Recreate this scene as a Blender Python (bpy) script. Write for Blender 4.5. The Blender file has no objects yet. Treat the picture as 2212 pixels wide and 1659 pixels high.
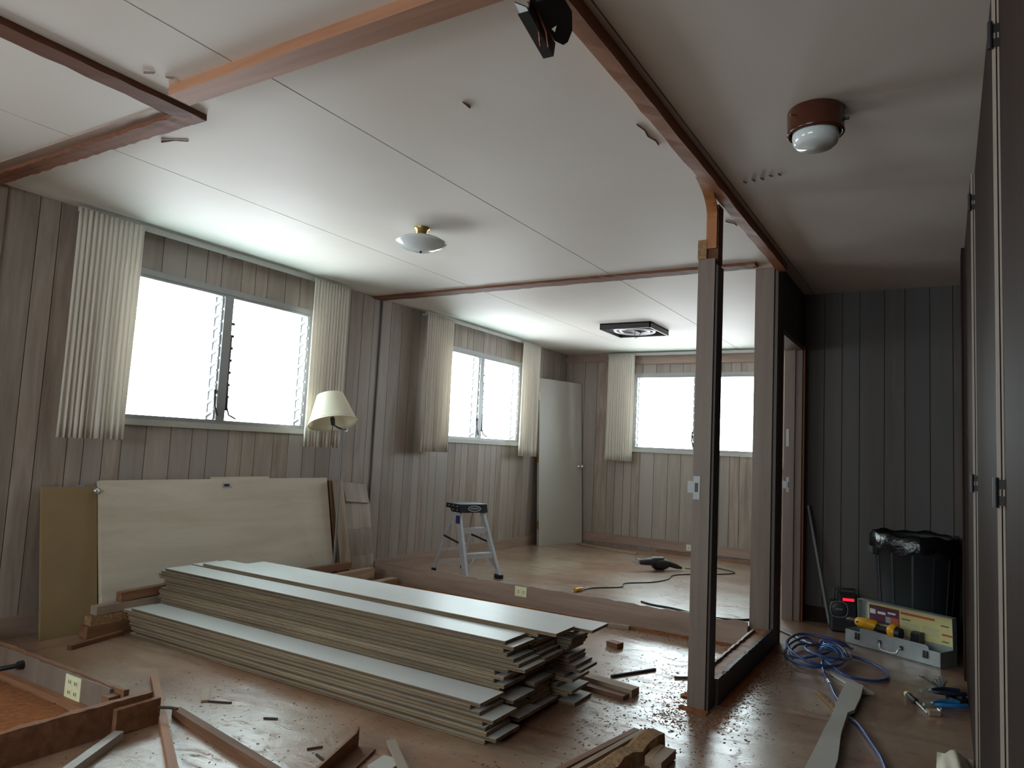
import bpy, bmesh, math, random
from mathutils import Vector, Matrix
random.seed(7)
SC = bpy.context.scene
COL = SC.collection
PI = math.pi

# ------------------------------------------------------------------ camera, sky, exposure
cam = bpy.data.cameras.new('camera')
cam.sensor_width = 36.0
cam.lens = 36.0 * 1542.5 / 2212.0
cam.clip_start = 0.02
co = bpy.data.objects.new('camera', cam)
COL.objects.link(co)
RX = Vector((0.8540, 0.5174, 0.0487))          # camera right, up, back in the world
RZ = Vector((0.5203, -0.8501, -0.0899))
RX = (RX - RZ * RX.dot(RZ) / RZ.dot(RZ)).normalized(); RZ.normalize()
RY = RZ.cross(RX).normalized()
M = Matrix((RX, RY, RZ)).transposed().to_4x4()
M.translation = Vector((0, 0, 1.153))
co.matrix_world = M
SC.camera = co

w = bpy.data.worlds.new('overcast_sky'); SC.world = w
w.use_nodes = True
bg = w.node_tree.nodes['Background']
bg.inputs[0].default_value = (0.88, 0.95, 1.0, 1)
bg.inputs[1].default_value = 11.0
SC.view_settings.view_transform = 'Standard'
SC.view_settings.look = 'None'
SC.view_settings.gamma = 1.0
SC.view_settings.use_curve_mapping = False
SC.view_settings.exposure = 0.40
SC.cycles.max_bounces = 8
SC.cycles.diffuse_bounces = 5
SC.cycles.glossy_bounces = 3
SC.cycles.transparent_max_bounces = 24
SC.cycles.sample_clamp_indirect = 20.0
SC.cycles.caustics_reflective = False
SC.cycles.caustics_refractive = False
SC.cycles.use_denoising = True

def portal(loc, rot, sx, sy):
    l = bpy.data.lights.new('daylight_portal', 'AREA'); l.shape = 'RECTANGLE'; l.size = sx; l.size_y = sy
    l.cycles.is_portal = True
    o = bpy.data.objects.new('daylight_portal', l); COL.objects.link(o)
    o.location = loc; o.rotation_euler = rot
portal((-4.52, 3.20, 1.69), (0, -PI/2, 0), 0.88, 1.54)
portal((-4.52, 6.45, 1.69), (0, -PI/2, 0), 0.88, 1.60)
portal((-2.57, 8.66, 1.69), (-PI/2, 0, 0), 1.60, 0.88)
portal((-4.52, -0.60, 1.69), (0, -PI/2, 0), 0.88, 1.80)
portal((-2.05, -2.76, 1.615), (PI/2, 0, 0), 2.24, 1.08)

# ------------------------------------------------------------------ materials
def lin(c):
    return tuple(((v/255)/12.92 if v/255 <= .04045 else ((v/255+.055)/1.055)**2.4) for v in c) + (1,)
MATS = {}
def new_mat(name):
    m = bpy.data.materials.new(name); m.use_nodes = True
    nt = m.node_tree
    return m, nt, nt.nodes['Principled BSDF']
def plain(name, rgb, rough=.6, metal=0.0, noise=0.0, scale=20, bump=0.0, spec=.5, rand=0.0):
    m, nt, b = new_mat(name); N = nt.nodes; L = nt.links
    b.inputs['Roughness'].default_value = rough; b.inputs['Metallic'].default_value = metal
    b.inputs['Specular IOR Level'].default_value = spec
    col = lin(rgb); b.inputs['Base Color'].default_value = col
    out = None
    if noise or bump:
        tc = N.new('ShaderNodeTexCoord'); n = N.new('ShaderNodeTexNoise'); n.inputs['Scale'].default_value = scale
        n.inputs['Detail'].default_value = 4
        L.new(tc.outputs['Object'], n.inputs['Vector'])
        if noise:
            r = N.new('ShaderNodeMapRange'); r.inputs[1].default_value = .3; r.inputs[2].default_value = .7
            r.inputs[3].default_value = 1-noise; r.inputs[4].default_value = 1+noise
            L.new(n.outputs['Fac'], r.inputs[0])
            mx = N.new('ShaderNodeMix'); mx.data_type = 'RGBA'; mx.blend_type = 'MULTIPLY'; mx.inputs[0].default_value = 1
            mx.inputs[6].default_value = col; L.new(r.outputs[0], mx.inputs[7]); out = mx.outputs[2]
            L.new(out, b.inputs['Base Color'])
        if bump:
            bp = N.new('ShaderNodeBump'); bp.inputs['Strength'].default_value = bump; bp.inputs['Distance'].default_value = .01
            L.new(n.outputs['Fac'], bp.inputs['Height']); L.new(bp.outputs[0], b.inputs['Normal'])
    if rand:
        oi = N.new('ShaderNodeObjectInfo'); r = N.new('ShaderNodeMapRange')
        r.inputs[3].default_value = 1-rand; r.inputs[4].default_value = 1+rand; L.new(oi.outputs['Random'], r.inputs[0])
        mx = N.new('ShaderNodeMix'); mx.data_type = 'RGBA'; mx.blend_type = 'MULTIPLY'; mx.inputs[0].default_value = 1
        if out: L.new(out, mx.inputs[6])
        else: mx.inputs[6].default_value = col
        L.new(r.outputs[0], mx.inputs[7]); L.new(mx.outputs[2], b.inputs['Base Color'])
    MATS[name] = m
    return m
def wood(name, c1, c2, c3=None, rough=.55, axis=2, scale=5.0, stretch=14.0, rand=.25, bump=.15, spec=.4):
    """grain stretched along a local axis; every object gets its own tone between its colours"""
    m, nt, b = new_mat(name); N = nt.nodes; L = nt.links
    tc = N.new('ShaderNodeTexCoord'); mp = N.new('ShaderNodeMapping'); oi = N.new('ShaderNodeObjectInfo')
    s = [scale*stretch/4]*3; s[axis] = scale/4; mp.inputs['Scale'].default_value = s
    L.new(tc.outputs['Object'], mp.inputs['Vector'])
    off = N.new('ShaderNodeVectorMath'); off.operation = 'SCALE'; off.inputs[0].default_value = (37, 19, 53)
    L.new(oi.outputs['Random'], off.inputs['Scale']); L.new(off.outputs[0], mp.inputs['Location'])
    n = N.new('ShaderNodeTexNoise'); n.inputs['Scale'].default_value = 1.0; n.inputs['Detail'].default_value = 6
    n.inputs['Roughness'].default_value = .62; n.inputs['Distortion'].default_value = .6
    L.new(mp.outputs[0], n.inputs['Vector'])
    cr = N.new('ShaderNodeValToRGB'); cr.color_ramp.elements[0].position = .30; cr.color_ramp.elements[1].position = .72
    cr.color_ramp.elements[0].color = lin(c1); cr.color_ramp.elements[1].color = lin(c2)
    L.new(n.outputs['Fac'], cr.inputs[0])
    col = cr.outputs[0]
    if c3:
        mx = N.new('ShaderNodeMix'); mx.data_type = 'RGBA'; L.new(col, mx.inputs[6]); mx.inputs[7].default_value = lin(c3)
        fr = N.new('ShaderNodeMath'); fr.operation = 'MULTIPLY'; fr.inputs[1].default_value = .85
        f2 = N.new('ShaderNodeMath'); f2.operation = 'FRACT'; f3 = N.new('ShaderNodeMath'); f3.operation = 'MULTIPLY'; f3.inputs[1].default_value = 7.31
        L.new(oi.outputs['Random'], f3.inputs[0]); L.new(f3.outputs[0], f2.inputs[0]); L.new(f2.outputs[0], fr.inputs[0])
        L.new(fr.outputs[0], mx.inputs[0]); col = mx.outputs[2]
    r = N.new('ShaderNodeMapRange'); r.inputs[3].default_value = 1-rand; r.inputs[4].default_value = 1+rand
    L.new(oi.outputs['Random'], r.inputs[0])
    m2 = N.new('ShaderNodeMix'); m2.data_type = 'RGBA'; m2.blend_type = 'MULTIPLY'; m2.inputs[0].default_value = 1
    L.new(col, m2.inputs[6]); L.new(r.outputs[0], m2.inputs[7]); L.new(m2.outputs[2], b.inputs['Base Color'])
    b.inputs['Roughness'].default_value = rough; b.inputs['Specular IOR Level'].default_value = spec
    if bump:
        bp = N.new('ShaderNodeBump'); bp.inputs['Strength'].default_value = bump; bp.inputs['Distance'].default_value = .004
        L.new(n.outputs['Fac'], bp.inputs['Height']); L.new(bp.outputs[0], b.inputs['Normal'])
    MATS[name] = m
    return m

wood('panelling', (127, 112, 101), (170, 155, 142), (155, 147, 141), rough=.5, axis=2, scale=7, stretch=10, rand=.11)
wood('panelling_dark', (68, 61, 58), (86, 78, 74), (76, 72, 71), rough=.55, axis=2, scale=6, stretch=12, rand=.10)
wood('trim_wood', (138, 114, 102), (168, 144, 130), None, rough=.5, axis=1, scale=5, rand=.06)
wood('trim_wood_x', (138, 114, 102), (168, 144, 130), None, rough=.5, axis=0, scale=5, rand=.06)
wood('post_paint', (112, 96, 86), (132, 116, 104), None, rough=.5, axis=2, scale=4, rand=.05)
wood('raw_fir_x', (140, 94, 66), (172, 124, 94), None, rough=.6, axis=0, scale=5, rand=.1)
wood('raw_fir_y', (122, 76, 50), (158, 106, 74), None, rough=.6, axis=1, scale=5, rand=.1)
wood('raw_fir_z', (140, 88, 50), (186, 124, 78), None, rough=.6, axis=2, scale=5, rand=.1)
wood('dark_plate', (74, 42, 26), (112, 66, 40), None, rough=.7, axis=1, scale=6, rand=.1)
wood('dark_plate_x', (88, 52, 36), (136, 88, 64), None, rough=.7, axis=0, scale=6, rand=.1)
wood('red_jamb', (120, 62, 40), (160, 92, 62), None, rough=.5, axis=2, scale=5, rand=.05)
wood('board_edge', (102, 82, 62), (158, 136, 108), None, rough=.75, axis=0, scale=4, stretch=20, rand=.34)
wood('lumber_x', (142, 116, 94), (184, 158, 132), (158, 144, 132), rough=.65, axis=0, scale=5, rand=.2)
wood('lumber_brown', (100, 66, 46), (142, 100, 74), None, rough=.65, axis=0, scale=5, rand=.15)
wood('cabinet_brown', (38, 27, 23), (50, 36, 31), None, rough=.6, axis=2, scale=4, rand=.08, bump=.03, spec=.08)
plain('cabinet_edge', (170, 158, 146), rough=.28, noise=.06, scale=9)
plain('board_paint', (206, 206, 205), rough=.36, noise=.05, scale=3, rand=.06)
wood('door_paint', (184, 172, 152), (206, 196, 180), None, rough=.45, axis=1, scale=4, stretch=9, rand=.03, bump=.03)
plain('door_grey', (176, 172, 164), rough=.45, noise=.03, scale=2)
plain('tan_panel', (140, 118, 84), rough=.5, noise=.08, scale=4)
plain('curtain', (226, 216, 196), rough=.85, noise=.03, scale=40)
plain('white_metal', (176, 176, 172), rough=.4)
plain('grey_frame', (150, 150, 150), rough=.45, metal=.3)
plain('clip_grey', (190, 196, 196), rough=.4, metal=.2)
plain('dark_bronze', (60, 56, 56), rough=.45, metal=.5)
plain('aluminium', (206, 212, 220), rough=.32, metal=.45, noise=.05, scale=30)
plain('galvanised', (170, 176, 176), rough=.42, metal=.55, noise=.12, scale=12)
plain('steel', (200, 202, 205), rough=.28, metal=.8)
plain('strike_steel', (128, 128, 128), rough=.4, metal=.4)
plain('brass', (180, 150, 90), rough=.3, metal=.9)
plain('black_plastic', (22, 22, 24), rough=.45)
plain('black_bag', (16, 16, 18), rough=.22, noise=.1, scale=30, bump=.5)
plain('can_plastic', (46, 50, 52), rough=.5)
plain('navy_plastic', (24, 26, 36), rough=.4)
plain('grey_plastic', (120, 124, 128), rough=.4)
plain('yellow_plastic', (222, 160, 20), rough=.35, noise=.08, scale=30)
plain('pale_yellow', (222, 206, 130), rough=.5)
plain('label_paper', (214, 204, 142), rough=.6, noise=.04, scale=20)
plain('label_red', (196, 84, 56), rough=.6)
plain('label_purple', (96, 52, 70), rough=.6, noise=.35, scale=28)
plain('label_white', (224, 222, 226), rough=.6)
plain('label_orange', (190, 90, 66), rough=.6)
plain('label_grey', (160, 160, 170), rough=.6)
plain('label_ink', (60, 56, 48), rough=.6)
plain('silver_print', (190, 194, 200), rough=.4)
plain('blue_sticker', (46, 46, 120), rough=.5)
plain('hose_blue', (50, 72, 128), rough=.3)
plain('cord_dark', (44, 46, 48), rough=.45)
plain('cord_blue_black', (34, 38, 52), rough=.4)
plain('blue_grip', (48, 116, 176), rough=.4)
plain('dark_grip', (32, 38, 58), rough=.4)
plain('bristle', (104, 110, 116), rough=.8, noise=.25, scale=60)
plain('cloth_cream', (220, 212, 192), rough=.9, noise=.05, scale=30)
plain('ivory_plate', (226, 222, 186), rough=.35)
plain('white_plate', (214, 208, 196), rough=.4)
plain('lamp_shade', (232, 226, 208), rough=.8)
plain('lamp_shade_in', (214, 202, 158), rough=.8)
plain('brown_can', (74, 36, 22), rough=.18)
plain('opal_glass', (206, 212, 212), rough=.12)
plain('ceil_back', (84, 56, 40), rough=.9)
plain('ring_tube', (226, 226, 230), rough=.3)
plain('sawdust', (142, 88, 56), rough=1.0, noise=.25, scale=40, spec=.1)
plain('chip', (120, 84, 62), rough=.9, noise=.2, scale=30)
plain('splinter_dark', (52, 42, 38), rough=.8)
plain('ceil_flake', (128, 112, 100), rough=.9)
plain('torn_wood', (150, 116, 82), rough=.9, noise=.3, scale=60, bump=.8)
plain('red_stain', (120, 40, 34), rough=.6)
plain('wire_copper', (150, 84, 70), rough=.5)

def ceiling_mat():
    m, nt, b = new_mat('ceiling_paint'); N = nt.nodes; L = nt.links
    tc = N.new('ShaderNodeTexCoord'); n = N.new('ShaderNodeTexNoise'); n.inputs['Scale'].default_value = .9; n.inputs['Detail'].default_value = 3
    L.new(tc.outputs['Object'], n.inputs['Vector'])
    cr = N.new('ShaderNodeValToRGB'); cr.color_ramp.elements[0].color = lin((216, 210, 201)); cr.color_ramp.elements[1].color = lin((223, 219, 213))
    cr.color_ramp.elements[0].position = .35; cr.color_ramp.elements[1].position = .65
    L.new(n.outputs['Fac'], cr.inputs[0]); L.new(cr.outputs[0], b.inputs['Base Color'])
    n2 = N.new('ShaderNodeTexNoise'); n2.inputs['Scale'].default_value = 220; n2.inputs['Detail'].default_value = 2
    L.new(tc.outputs['Object'], n2.inputs['Vector'])
    bp = N.new('ShaderNodeBump'); bp.inputs['Strength'].default_value = .08; bp.inputs['Distance'].default_value = .002
    L.new(n2.outputs['Fac'], bp.inputs['Height']); L.new(bp.outputs[0], b.inputs['Normal'])
    b.inputs['Roughness'].default_value = .6; b.inputs['Specular IOR Level'].default_value = .3
    MATS['ceiling_paint'] = m
ceiling_mat()

def floor_mat():
    m, nt, b = new_mat('worn_floor'); N = nt.nodes; L = nt.links
    tc = N.new('ShaderNodeTexCoord')
    def noise(scale, detail=5, rough=.55, dist=0.0, stretch=None):
        n = N.new('ShaderNodeTexNoise'); n.inputs['Scale'].default_value = scale; n.inputs['Detail'].default_value = detail
        n.inputs['Roughness'].default_value = rough; n.inputs['Distortion'].default_value = dist
        if stretch:
            mp = N.new('ShaderNodeMapping'); mp.inputs['Scale'].default_value = stretch
            L.new(tc.outputs['Object'], mp.inputs['Vector']); L.new(mp.outputs[0], n.inputs['Vector'])
        else: L.new(tc.outputs['Object'], n.inputs['Vector'])
        return n
    def ramp(src, p0, p1, c0, c1):
        r = N.new('ShaderNodeValToRGB'); r.color_ramp.elements[0].position = p0; r.color_ramp.elements[1].position = p1
        r.color_ramp.elements[0].color = c0; r.color_ramp.elements[1].color = c1; L.new(src.outputs['Fac'], r.inputs[0]); return r
    def mix(f, a, c):
        x = N.new('ShaderNodeMix'); x.data_type = 'RGBA'
        if hasattr(f, 'outputs'): L.new(f.outputs[0], x.inputs[0])
        else: x.inputs[0].default_value = f
        for i, v in ((6, a), (7, c)):
            if isinstance(v, tuple): x.inputs[i].default_value = v
            else: L.new(v, x.inputs[i])
        return x.outputs[2]
    K, W_ = (0, 0, 0, 1), (1, 1, 1, 1)
    n1 = noise(1.3, 8, .7, .5); n2 = noise(5, 6, .65, .8, (1, .35, 1)); n3 = noise(28, 5, .7, 1.2); n4 = noise(1.1, 7, .65, .6, (.5, 1.3, 1))
    c = ramp(n2, .3, .7, lin((120, 86, 66)), lin((160, 128, 106))).outputs[0]
    c = mix(ramp(n1, .40, .62, K, W_), c, lin((164, 142, 122)))            # pale dust film
    c = mix(ramp(n4, .46, .68, K, (.7, .7, .7, 1)), c, lin((146, 94, 66)))  # orange sawdust blown over
    c = mix(ramp(n3, .60, .68, K, (.45, .45, .45, 1)), c, lin((122, 84, 60)))    # crumbs
    n5 = noise(2.2, 8, .72, 1.0, (.30, 1.7, 1)); n6 = noise(9, 7, .75, 1.5, (.5, 1, 1))
    c = mix(ramp(n5, .52, .66, K, (.8, .8, .8, 1)), c, lin((118, 80, 56)))     # scuffed streaks
    c = mix(ramp(n6, .60, .70, K, (.8, .8, .8, 1)), c, lin((98, 66, 48)))      # dirt flecks
    L.new(c, b.inputs['Base Color'])
    r1 = ramp(n1, .35, .7, (.32, .32, .32, 1), (.44, .44, .44, 1)); r3 = ramp(n6, .54, .68, K, (.4, .4, .4, 1))
    ad = N.new('ShaderNodeMath'); ad.operation = 'ADD'; ad.use_clamp = True
    L.new(r1.outputs[0], ad.inputs[0]); L.new(r3.outputs[0], ad.inputs[1]); L.new(ad.outputs[0], b.inputs['Roughness'])
    bp = N.new('ShaderNodeBump'); bp.inputs['Strength'].default_value = .35; bp.inputs['Distance'].default_value = .005
    L.new(n6.outputs['Fac'], bp.inputs['Height']); L.new(bp.outputs[0], b.inputs['Normal'])
    b.inputs['Specular IOR Level'].default_value = .6
    cw = ramp(n6, .50, .64, W_, (.15, .15, .15, 1)); L.new(cw.outputs[0], b.inputs['Coat Weight']); b.inputs['Coat Roughness'].default_value = .26
    b.inputs['Coat IOR'].default_value = 1.55; L.new(bp.outputs[0], b.inputs['Coat Normal'])
    MATS['worn_floor'] = m
floor_mat()

def glass_mat():
    m = bpy.data.materials.new('louvre_glass'); m.use_nodes = True; nt = m.node_tree; N = nt.nodes; L = nt.links
    N.remove(N['Principled BSDF']); out = N['Material Output']
    t = N.new('ShaderNodeBsdfTransparent'); t.inputs[0].default_value = (.90, .95, .94, 1)
    g = N.new('ShaderNodeBsdfGlossy'); g.inputs['Roughness'].default_value = .05
    lw = N.new('ShaderNodeLayerWeight'); lw.inputs[0].default_value = .5
    pw = N.new('ShaderNodeMath'); pw.operation = 'POWER'; pw.inputs[1].default_value = 5.0; L.new(lw.outputs['Facing'], pw.inputs[0])
    ml = N.new('ShaderNodeMath'); ml.operation = 'MULTIPLY_ADD'; ml.inputs[1].default_value = .5; ml.inputs[2].default_value = .03; L.new(pw.outputs[0], ml.inputs[0])
    mx = N.new('ShaderNodeMixShader'); L.new(ml.outputs[0], mx.inputs[0]); L.new(t.outputs[0], mx.inputs[1]); L.new(g.outputs[0], mx.inputs[2])
    L.new(mx.outputs[0], out.inputs[0]); MATS['louvre_glass'] = m
glass_mat()
def cloth_mat(name, rgb, tr=.35):
    m = bpy.data.materials.new(name); m.use_nodes = True; nt = m.node_tree; N = nt.nodes; L = nt.links
    N.remove(N['Principled BSDF']); out = N['Material Output']
    d = N.new('ShaderNodeBsdfDiffuse'); d.inputs[0].default_value = lin(rgb)
    t = N.new('ShaderNodeBsdfTranslucent'); t.inputs[0].default_value = lin(rgb)
    mx = N.new('ShaderNodeMixShader'); mx.inputs[0].default_value = tr
    L.new(d.outputs[0], mx.inputs[1]); L.new(t.outputs[0], mx.inputs[2]); L.new(mx.outputs[0], out.inputs[0]); MATS[name] = m
cloth_mat('curtain', (230, 224, 214), .25)
cloth_mat('lamp_shade', (236, 230, 212), .3)
def emit(name, rgb, s):
    m, nt, b = new_mat(name); b.inputs['Base Color'].default_value = (0, 0, 0, 1)
    b.inputs['Emission Color'].default_value = lin(rgb); b.inputs['Emission Strength'].default_value = s; MATS[name] = m
emit('red_display', (255, 30, 50), 1.3)

# ------------------------------------------------------------------ mesh helpers
class MB:
    def __init__(s): s.v = []; s.f = []; s.m = []; s.smooth = []
    def add(s, vs, fs, mi=0, sm=False):
        b = len(s.v); s.v += [tuple(v) for v in vs]
        for f in fs: s.f.append(tuple(b+i for i in f)); s.m.append(mi); s.smooth.append(sm)
        return s
    def box(s, x0, y0, z0, x1, y1, z1, mi=0, M=None):
        vs = [Vector((x, y, z)) for z in (z0, z1) for y in (y0, y1) for x in (x0, x1)]
        if M: vs = [M @ v for v in vs]
        return s.add(vs, [(0,2,3,1),(4,5,7,6),(0,1,5,4),(2,6,7,3),(0,4,6,2),(1,3,7,5)], mi)
    def beam(s, a, b, w, h, mi=0, up=(0,0,1), taper=1.0):
        """a bar of section w x h from a to b"""
        a = Vector(a); b = Vector(b); d = (b-a).normalized(); u = Vector(up)
        if abs(d.dot(u)) > .99: u = Vector((1, 0, 0))
        r = d.cross(u).normalized(); u = r.cross(d).normalized(); vs = []
        for p, k in ((a, 1.0), (b, taper)):
            vs += [p-r*w/2*k-u*h/2*k, p+r*w/2*k-u*h/2*k, p+r*w/2*k+u*h/2*k, p-r*w/2*k+u*h/2*k]
        return s.add(vs, [(0,3,2,1),(4,5,6,7),(0,1,5,4),(1,2,6,5),(2,3,7,6),(3,0,4,7)], mi)
    def tube(s, pts, r, seg=8, mi=0, closed=False, cap=True):
        pts = [Vector(p) for p in pts]; n = len(pts); rs = r if isinstance(r, (list, tuple)) else [r]*n
        prev = None; vs = []
        for i, p in enumerate(pts):
            a = pts[i-1] if (i > 0 or closed) else p; c = pts[(i+1) % n] if (i < n-1 or closed) else p
            d = (c-a)
            d = d.normalized() if d.length > 1e-9 else Vector((0, 0, 1))
            if prev is None:
                u = Vector((0, 0, 1)) if abs(d.z) < .9 else Vector((1, 0, 0))
            else: u = prev
            u = (u-d*u.dot(d)).normalized(); prev = u; q = d.cross(u)
            for k in range(seg):
                t = 2*PI*k/seg; vs.append(p+(u*math.cos(t)+q*math.sin(t))*rs[i])
        fs = []
        for i in range(n if closed else n-1):
            j = (i+1) % n
            for k in range(seg):
                fs.append((i*seg+k, i*seg+(k+1) % seg, j*seg+(k+1) % seg, j*seg+k))
        s.add(vs, fs, mi, True)
        if cap and not closed:
            s.add(vs[:seg], [tuple(range(seg))[::-1]], mi); s.add(vs[-seg:], [tuple(range(seg))], mi)
        return s
    def lathe(s, prof, seg=24, mi=0, M=None, cx=0, cy=0, sm=True, cap=True):
        vs = []
        for r, z in prof:
            for k in range(seg):
                t = 2*PI*k/seg; v = Vector((cx+r*math.cos(t), cy+r*math.sin(t), z)); vs.append(M @ v if M else v)
        fs = [(i*seg+k, i*seg+(k+1) % seg, (i+1)*seg+(k+1) % seg, (i+1)*seg+k) for i in range(len(prof)-1) for k in range(seg)]
        s.add(vs, fs, mi, sm)
        if cap:
            if prof[0][0] > 1e-4: s.add(vs[:seg], [tuple(range(seg))[::-1]], mi)
            if prof[-1][0] > 1e-4: s.add(vs[-seg:], [tuple(range(seg))], mi)
        return s
    def prism(s, poly, d, mi=0, M=None):
        """2D polygon in XY extruded by d along Z"""
        n = len(poly); vs = [Vector((x, y, 0)) for x, y in poly]+[Vector((x, y, d)) for x, y in poly]
        if M: vs = [M @ v for v in vs]
        return s.add(vs, [tuple(range(n))[::-1], tuple(range(n, 2*n))]+[(i, (i+1) % n, n+(i+1) % n, n+i) for i in range(n)], mi)
    def mesh(s, name, mats):
        me = bpy.data.meshes.new(name); me.from_pydata(s.v, [], s.f); me.update()
        for m in (mats if isinstance(mats, (list, tuple)) else [mats]): me.materials.append(MATS[m])
        me.polygons.foreach_set('material_index', s.m); me.polygons.foreach_set('use_smooth', s.smooth)
        bm = bmesh.new(); bm.from_mesh(me); bmesh.ops.recalc_face_normals(bm, faces=bm.faces[:]); bm.to_mesh(me); bm.free()
        me.update()
        return me
def obj(name, mb, mats, parent=None, loc=None, rot=None, bevel=0.0):
    me = mb.mesh(name, mats) if isinstance(mb, MB) else mb
    o = bpy.data.objects.new(name, me); COL.objects.link(o)
    if parent: o.parent = parent
    if loc: o.location = loc
    if rot: o.rotation_euler = rot
    if bevel:
        md = o.modifiers.new('bevel', 'BEVEL'); md.width = bevel; md.segments = 2; md.limit_method = 'ANGLE'
    return o
def tag(o, label, cat, group=None):
    o['label'] = label; o['category'] = cat
    if group: o['group'] = group
    return o
def thing(name, label, cat, loc=(0, 0, 0), rotz=0, group=None, rot=None):
    o = bpy.data.objects.new(name, None); COL.objects.link(o); o.empty_display_size = .1
    o.location = loc; o.rotation_euler = rot if rot else (0, 0, rotz)
    return tag(o, label, cat, group)
def struct(name, mb, mats, parent=None, **k):
    o = obj(name, mb, mats, parent, **k)
    o['kind'] = 'structure'
    return o
def cbox(name, x0, y0, z0, x1, y1, z1, mat, parent=None, bevel=0.0):
    """a box whose origin sits at its own base centre (so textures follow it)"""
    cx, cy = (x0+x1)/2, (y0+y1)/2
    return obj(name, MB().box(x0-cx, y0-cy, 0, x1-cx, y1-cy, z1-z0), mat, parent, (cx, cy, z0), None, bevel)
def rotbox(name, a, b, w, h, mat, parent=None, bevel=0.0, roll=0.0):
    """a bar from a to b with its own local X along the bar"""
    a = Vector(a); b = Vector(b); d = b-a; Lg = d.length
    q = d.to_track_quat('X', 'Z').to_matrix().to_4x4() @ Matrix.Rotation(roll, 4, 'X')
    o = obj(name, MB().box(0, -w/2, -h/2, Lg, w/2, h/2), mat, parent, None, None, bevel)
    q.translation = a; o.matrix_local = q
    return o

# ------------------------------------------------------------------ the setting
XL, YB, YD, HC = -4.35, 8.49, 5.775, 2.44
XH0, XH1 = -1.04, -0.93            # hall wall: room side, hall side
YF = -2.6                          # wall behind the camera
floor = struct('floor', MB().box(XL-.1, YF-.1, -.08, 2.0, YB+.1, 0), 'worn_floor')

# ceiling: backing with separate sheets, thin open joints between them
ceiling = struct('ceiling', MB().box(XL-.1, YF-.1, HC+.012, 2.0, YB+.1, HC+.1), 'ceil_back')
JX = [XL-.05, -3.29, -2.075, -0.862, 0.36, 1.9]
JXF = [XL-.05, -3.325, -2.11, -0.862, 0.36, 1.9]
for xs, rows in ((JXF, [(YF, 1.62)]), (JX, [(1.62, 4.73), (4.73, YB+.02)])):
    for (y0, y1) in rows:
        for i in range(len(xs)-1):
            cuts = [y0, y1]
            if i >= 3: cuts = [y0, 2.66, y1] if y0 < 2.66 < y1 else [y0, y1]
            for k in range(len(cuts)-1):
                g = .003
                cbox('ceiling_sheet', xs[i]+g, cuts[k]+(.0006 if k else 0), HC, xs[i+1]-g, cuts[k+1]-.0006, HC+.012, 'ceiling_paint', ceiling)
# curls of torn paint left on the ceiling
def flake(pts, wd):
    m = MB(); n = len(pts); vs = []
    for i, (x, y) in enumerate(pts):
        k = wd*(.3+.5*random.random()); vs += [(x-k, y, HC-.001), (x+k, y+.004, HC-.001), (x+k*.6, y, HC-.006-.01*random.random())]
    fs = []
    for i in range(n-1):
        a, b = 3*i, 3*i+3
        fs += [(a, a+1, b+1, b), (a+1, a+2, b+2, b+1), (a+2, a, b, b+2)]
    obj('paint_curl', m.add(vs, fs), 'ceil_flake', ceiling)
flake([(-1.03, 2.52), (-1.022, 2.58), (-1.028, 2.63), (-1.012, 2.68), (-1.016, 2.73)], .006)
flake([(-1.545, 2.07), (-1.54, 2.10), (-1.546, 2.12)], .006)
flake([(-2.97, 1.775), (-2.94, 1.79), (-2.91, 1.80), (-2.86, 1.83)], .004)
flake([(-.975, 3.17), (-.985, 3.2), (-.97, 3.23)], .006)
flake([(-1.02, 3.80), (-.99, 3.86), (-.985, 3.9)], .005)
for k in range(5):
    flake([(-.80+.04*k, 3.27-.008*k), (-.79+.04*k, 3.285-.008*k)], .005)
flake([(-2.46, 1.38), (-2.43, 1.40)], .008); flake([(-2.42, 1.44), (-2.40, 1.455)], .006)

# what is left of the top plates on the ceiling
def ragged(name, x0, x1, y0, y1, z0, mat, along, n=40, amp=.006):
    """a plate whose lower long edges are split and uneven"""
    m = MB(); vs = []
    for i in range(n+1):
        t = i/n; a = amp*random.random(); b = amp*random.random()
        if along == 'y':
            y = y0+(y1-y0)*t; vs += [(x0-a, y, z0+.004*random.random()), (x1+b, y, z0+.002*random.random()), (x1, y, HC+.004), (x0, y, HC+.004)]
        else:
            x = x0+(x1-x0)*t; vs += [(x, y0-a, z0+.004*random.random()), (x, y1+b, z0+.002*random.random()), (x, y1, HC+.004), (x, y0, HC+.004)]
    fs = [(0, 1, 2, 3), tuple(4*n+i for i in (3, 2, 1, 0))]
    for i in range(n):
        for k in range(4):
            fs.append((4*i+k, 4*i+(k+1) % 4, 4*i+4+(k+1) % 4, 4*i+4+k))
    return struct(name, m.add(vs, fs), mat)
ragged('trim_1', -.935, -.885, YF, 4.80, 2.385, 'raw_fir_y', 'y', 90, .005)       # over the hall wall
cbox_ = struct('trim_2', MB().box(-2.47, 1.485, 2.398, -.935, 1.575, HC+.004), 'raw_fir_x')
ragged('trim_3', -2.645, -2.56, YF, 1.71, 2.412, 'dark_plate', 'y', 60, .010)
ragged('trim_4', XL, -2.56, 1.63, 1.70, 2.412, 'dark_plate_x', 'x', 50, .010)
ragged('trim_5', XL, -1.06, 4.68, 4.78, 2.418, 'dark_plate_x', 'x', 60, .014)
struct('trim_6', MB().box(XL, 1.575, HC-.006, -2.7, 1.632, HC+.004), 'trim_wood_x')   # pale strip beside the torn plate

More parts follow.
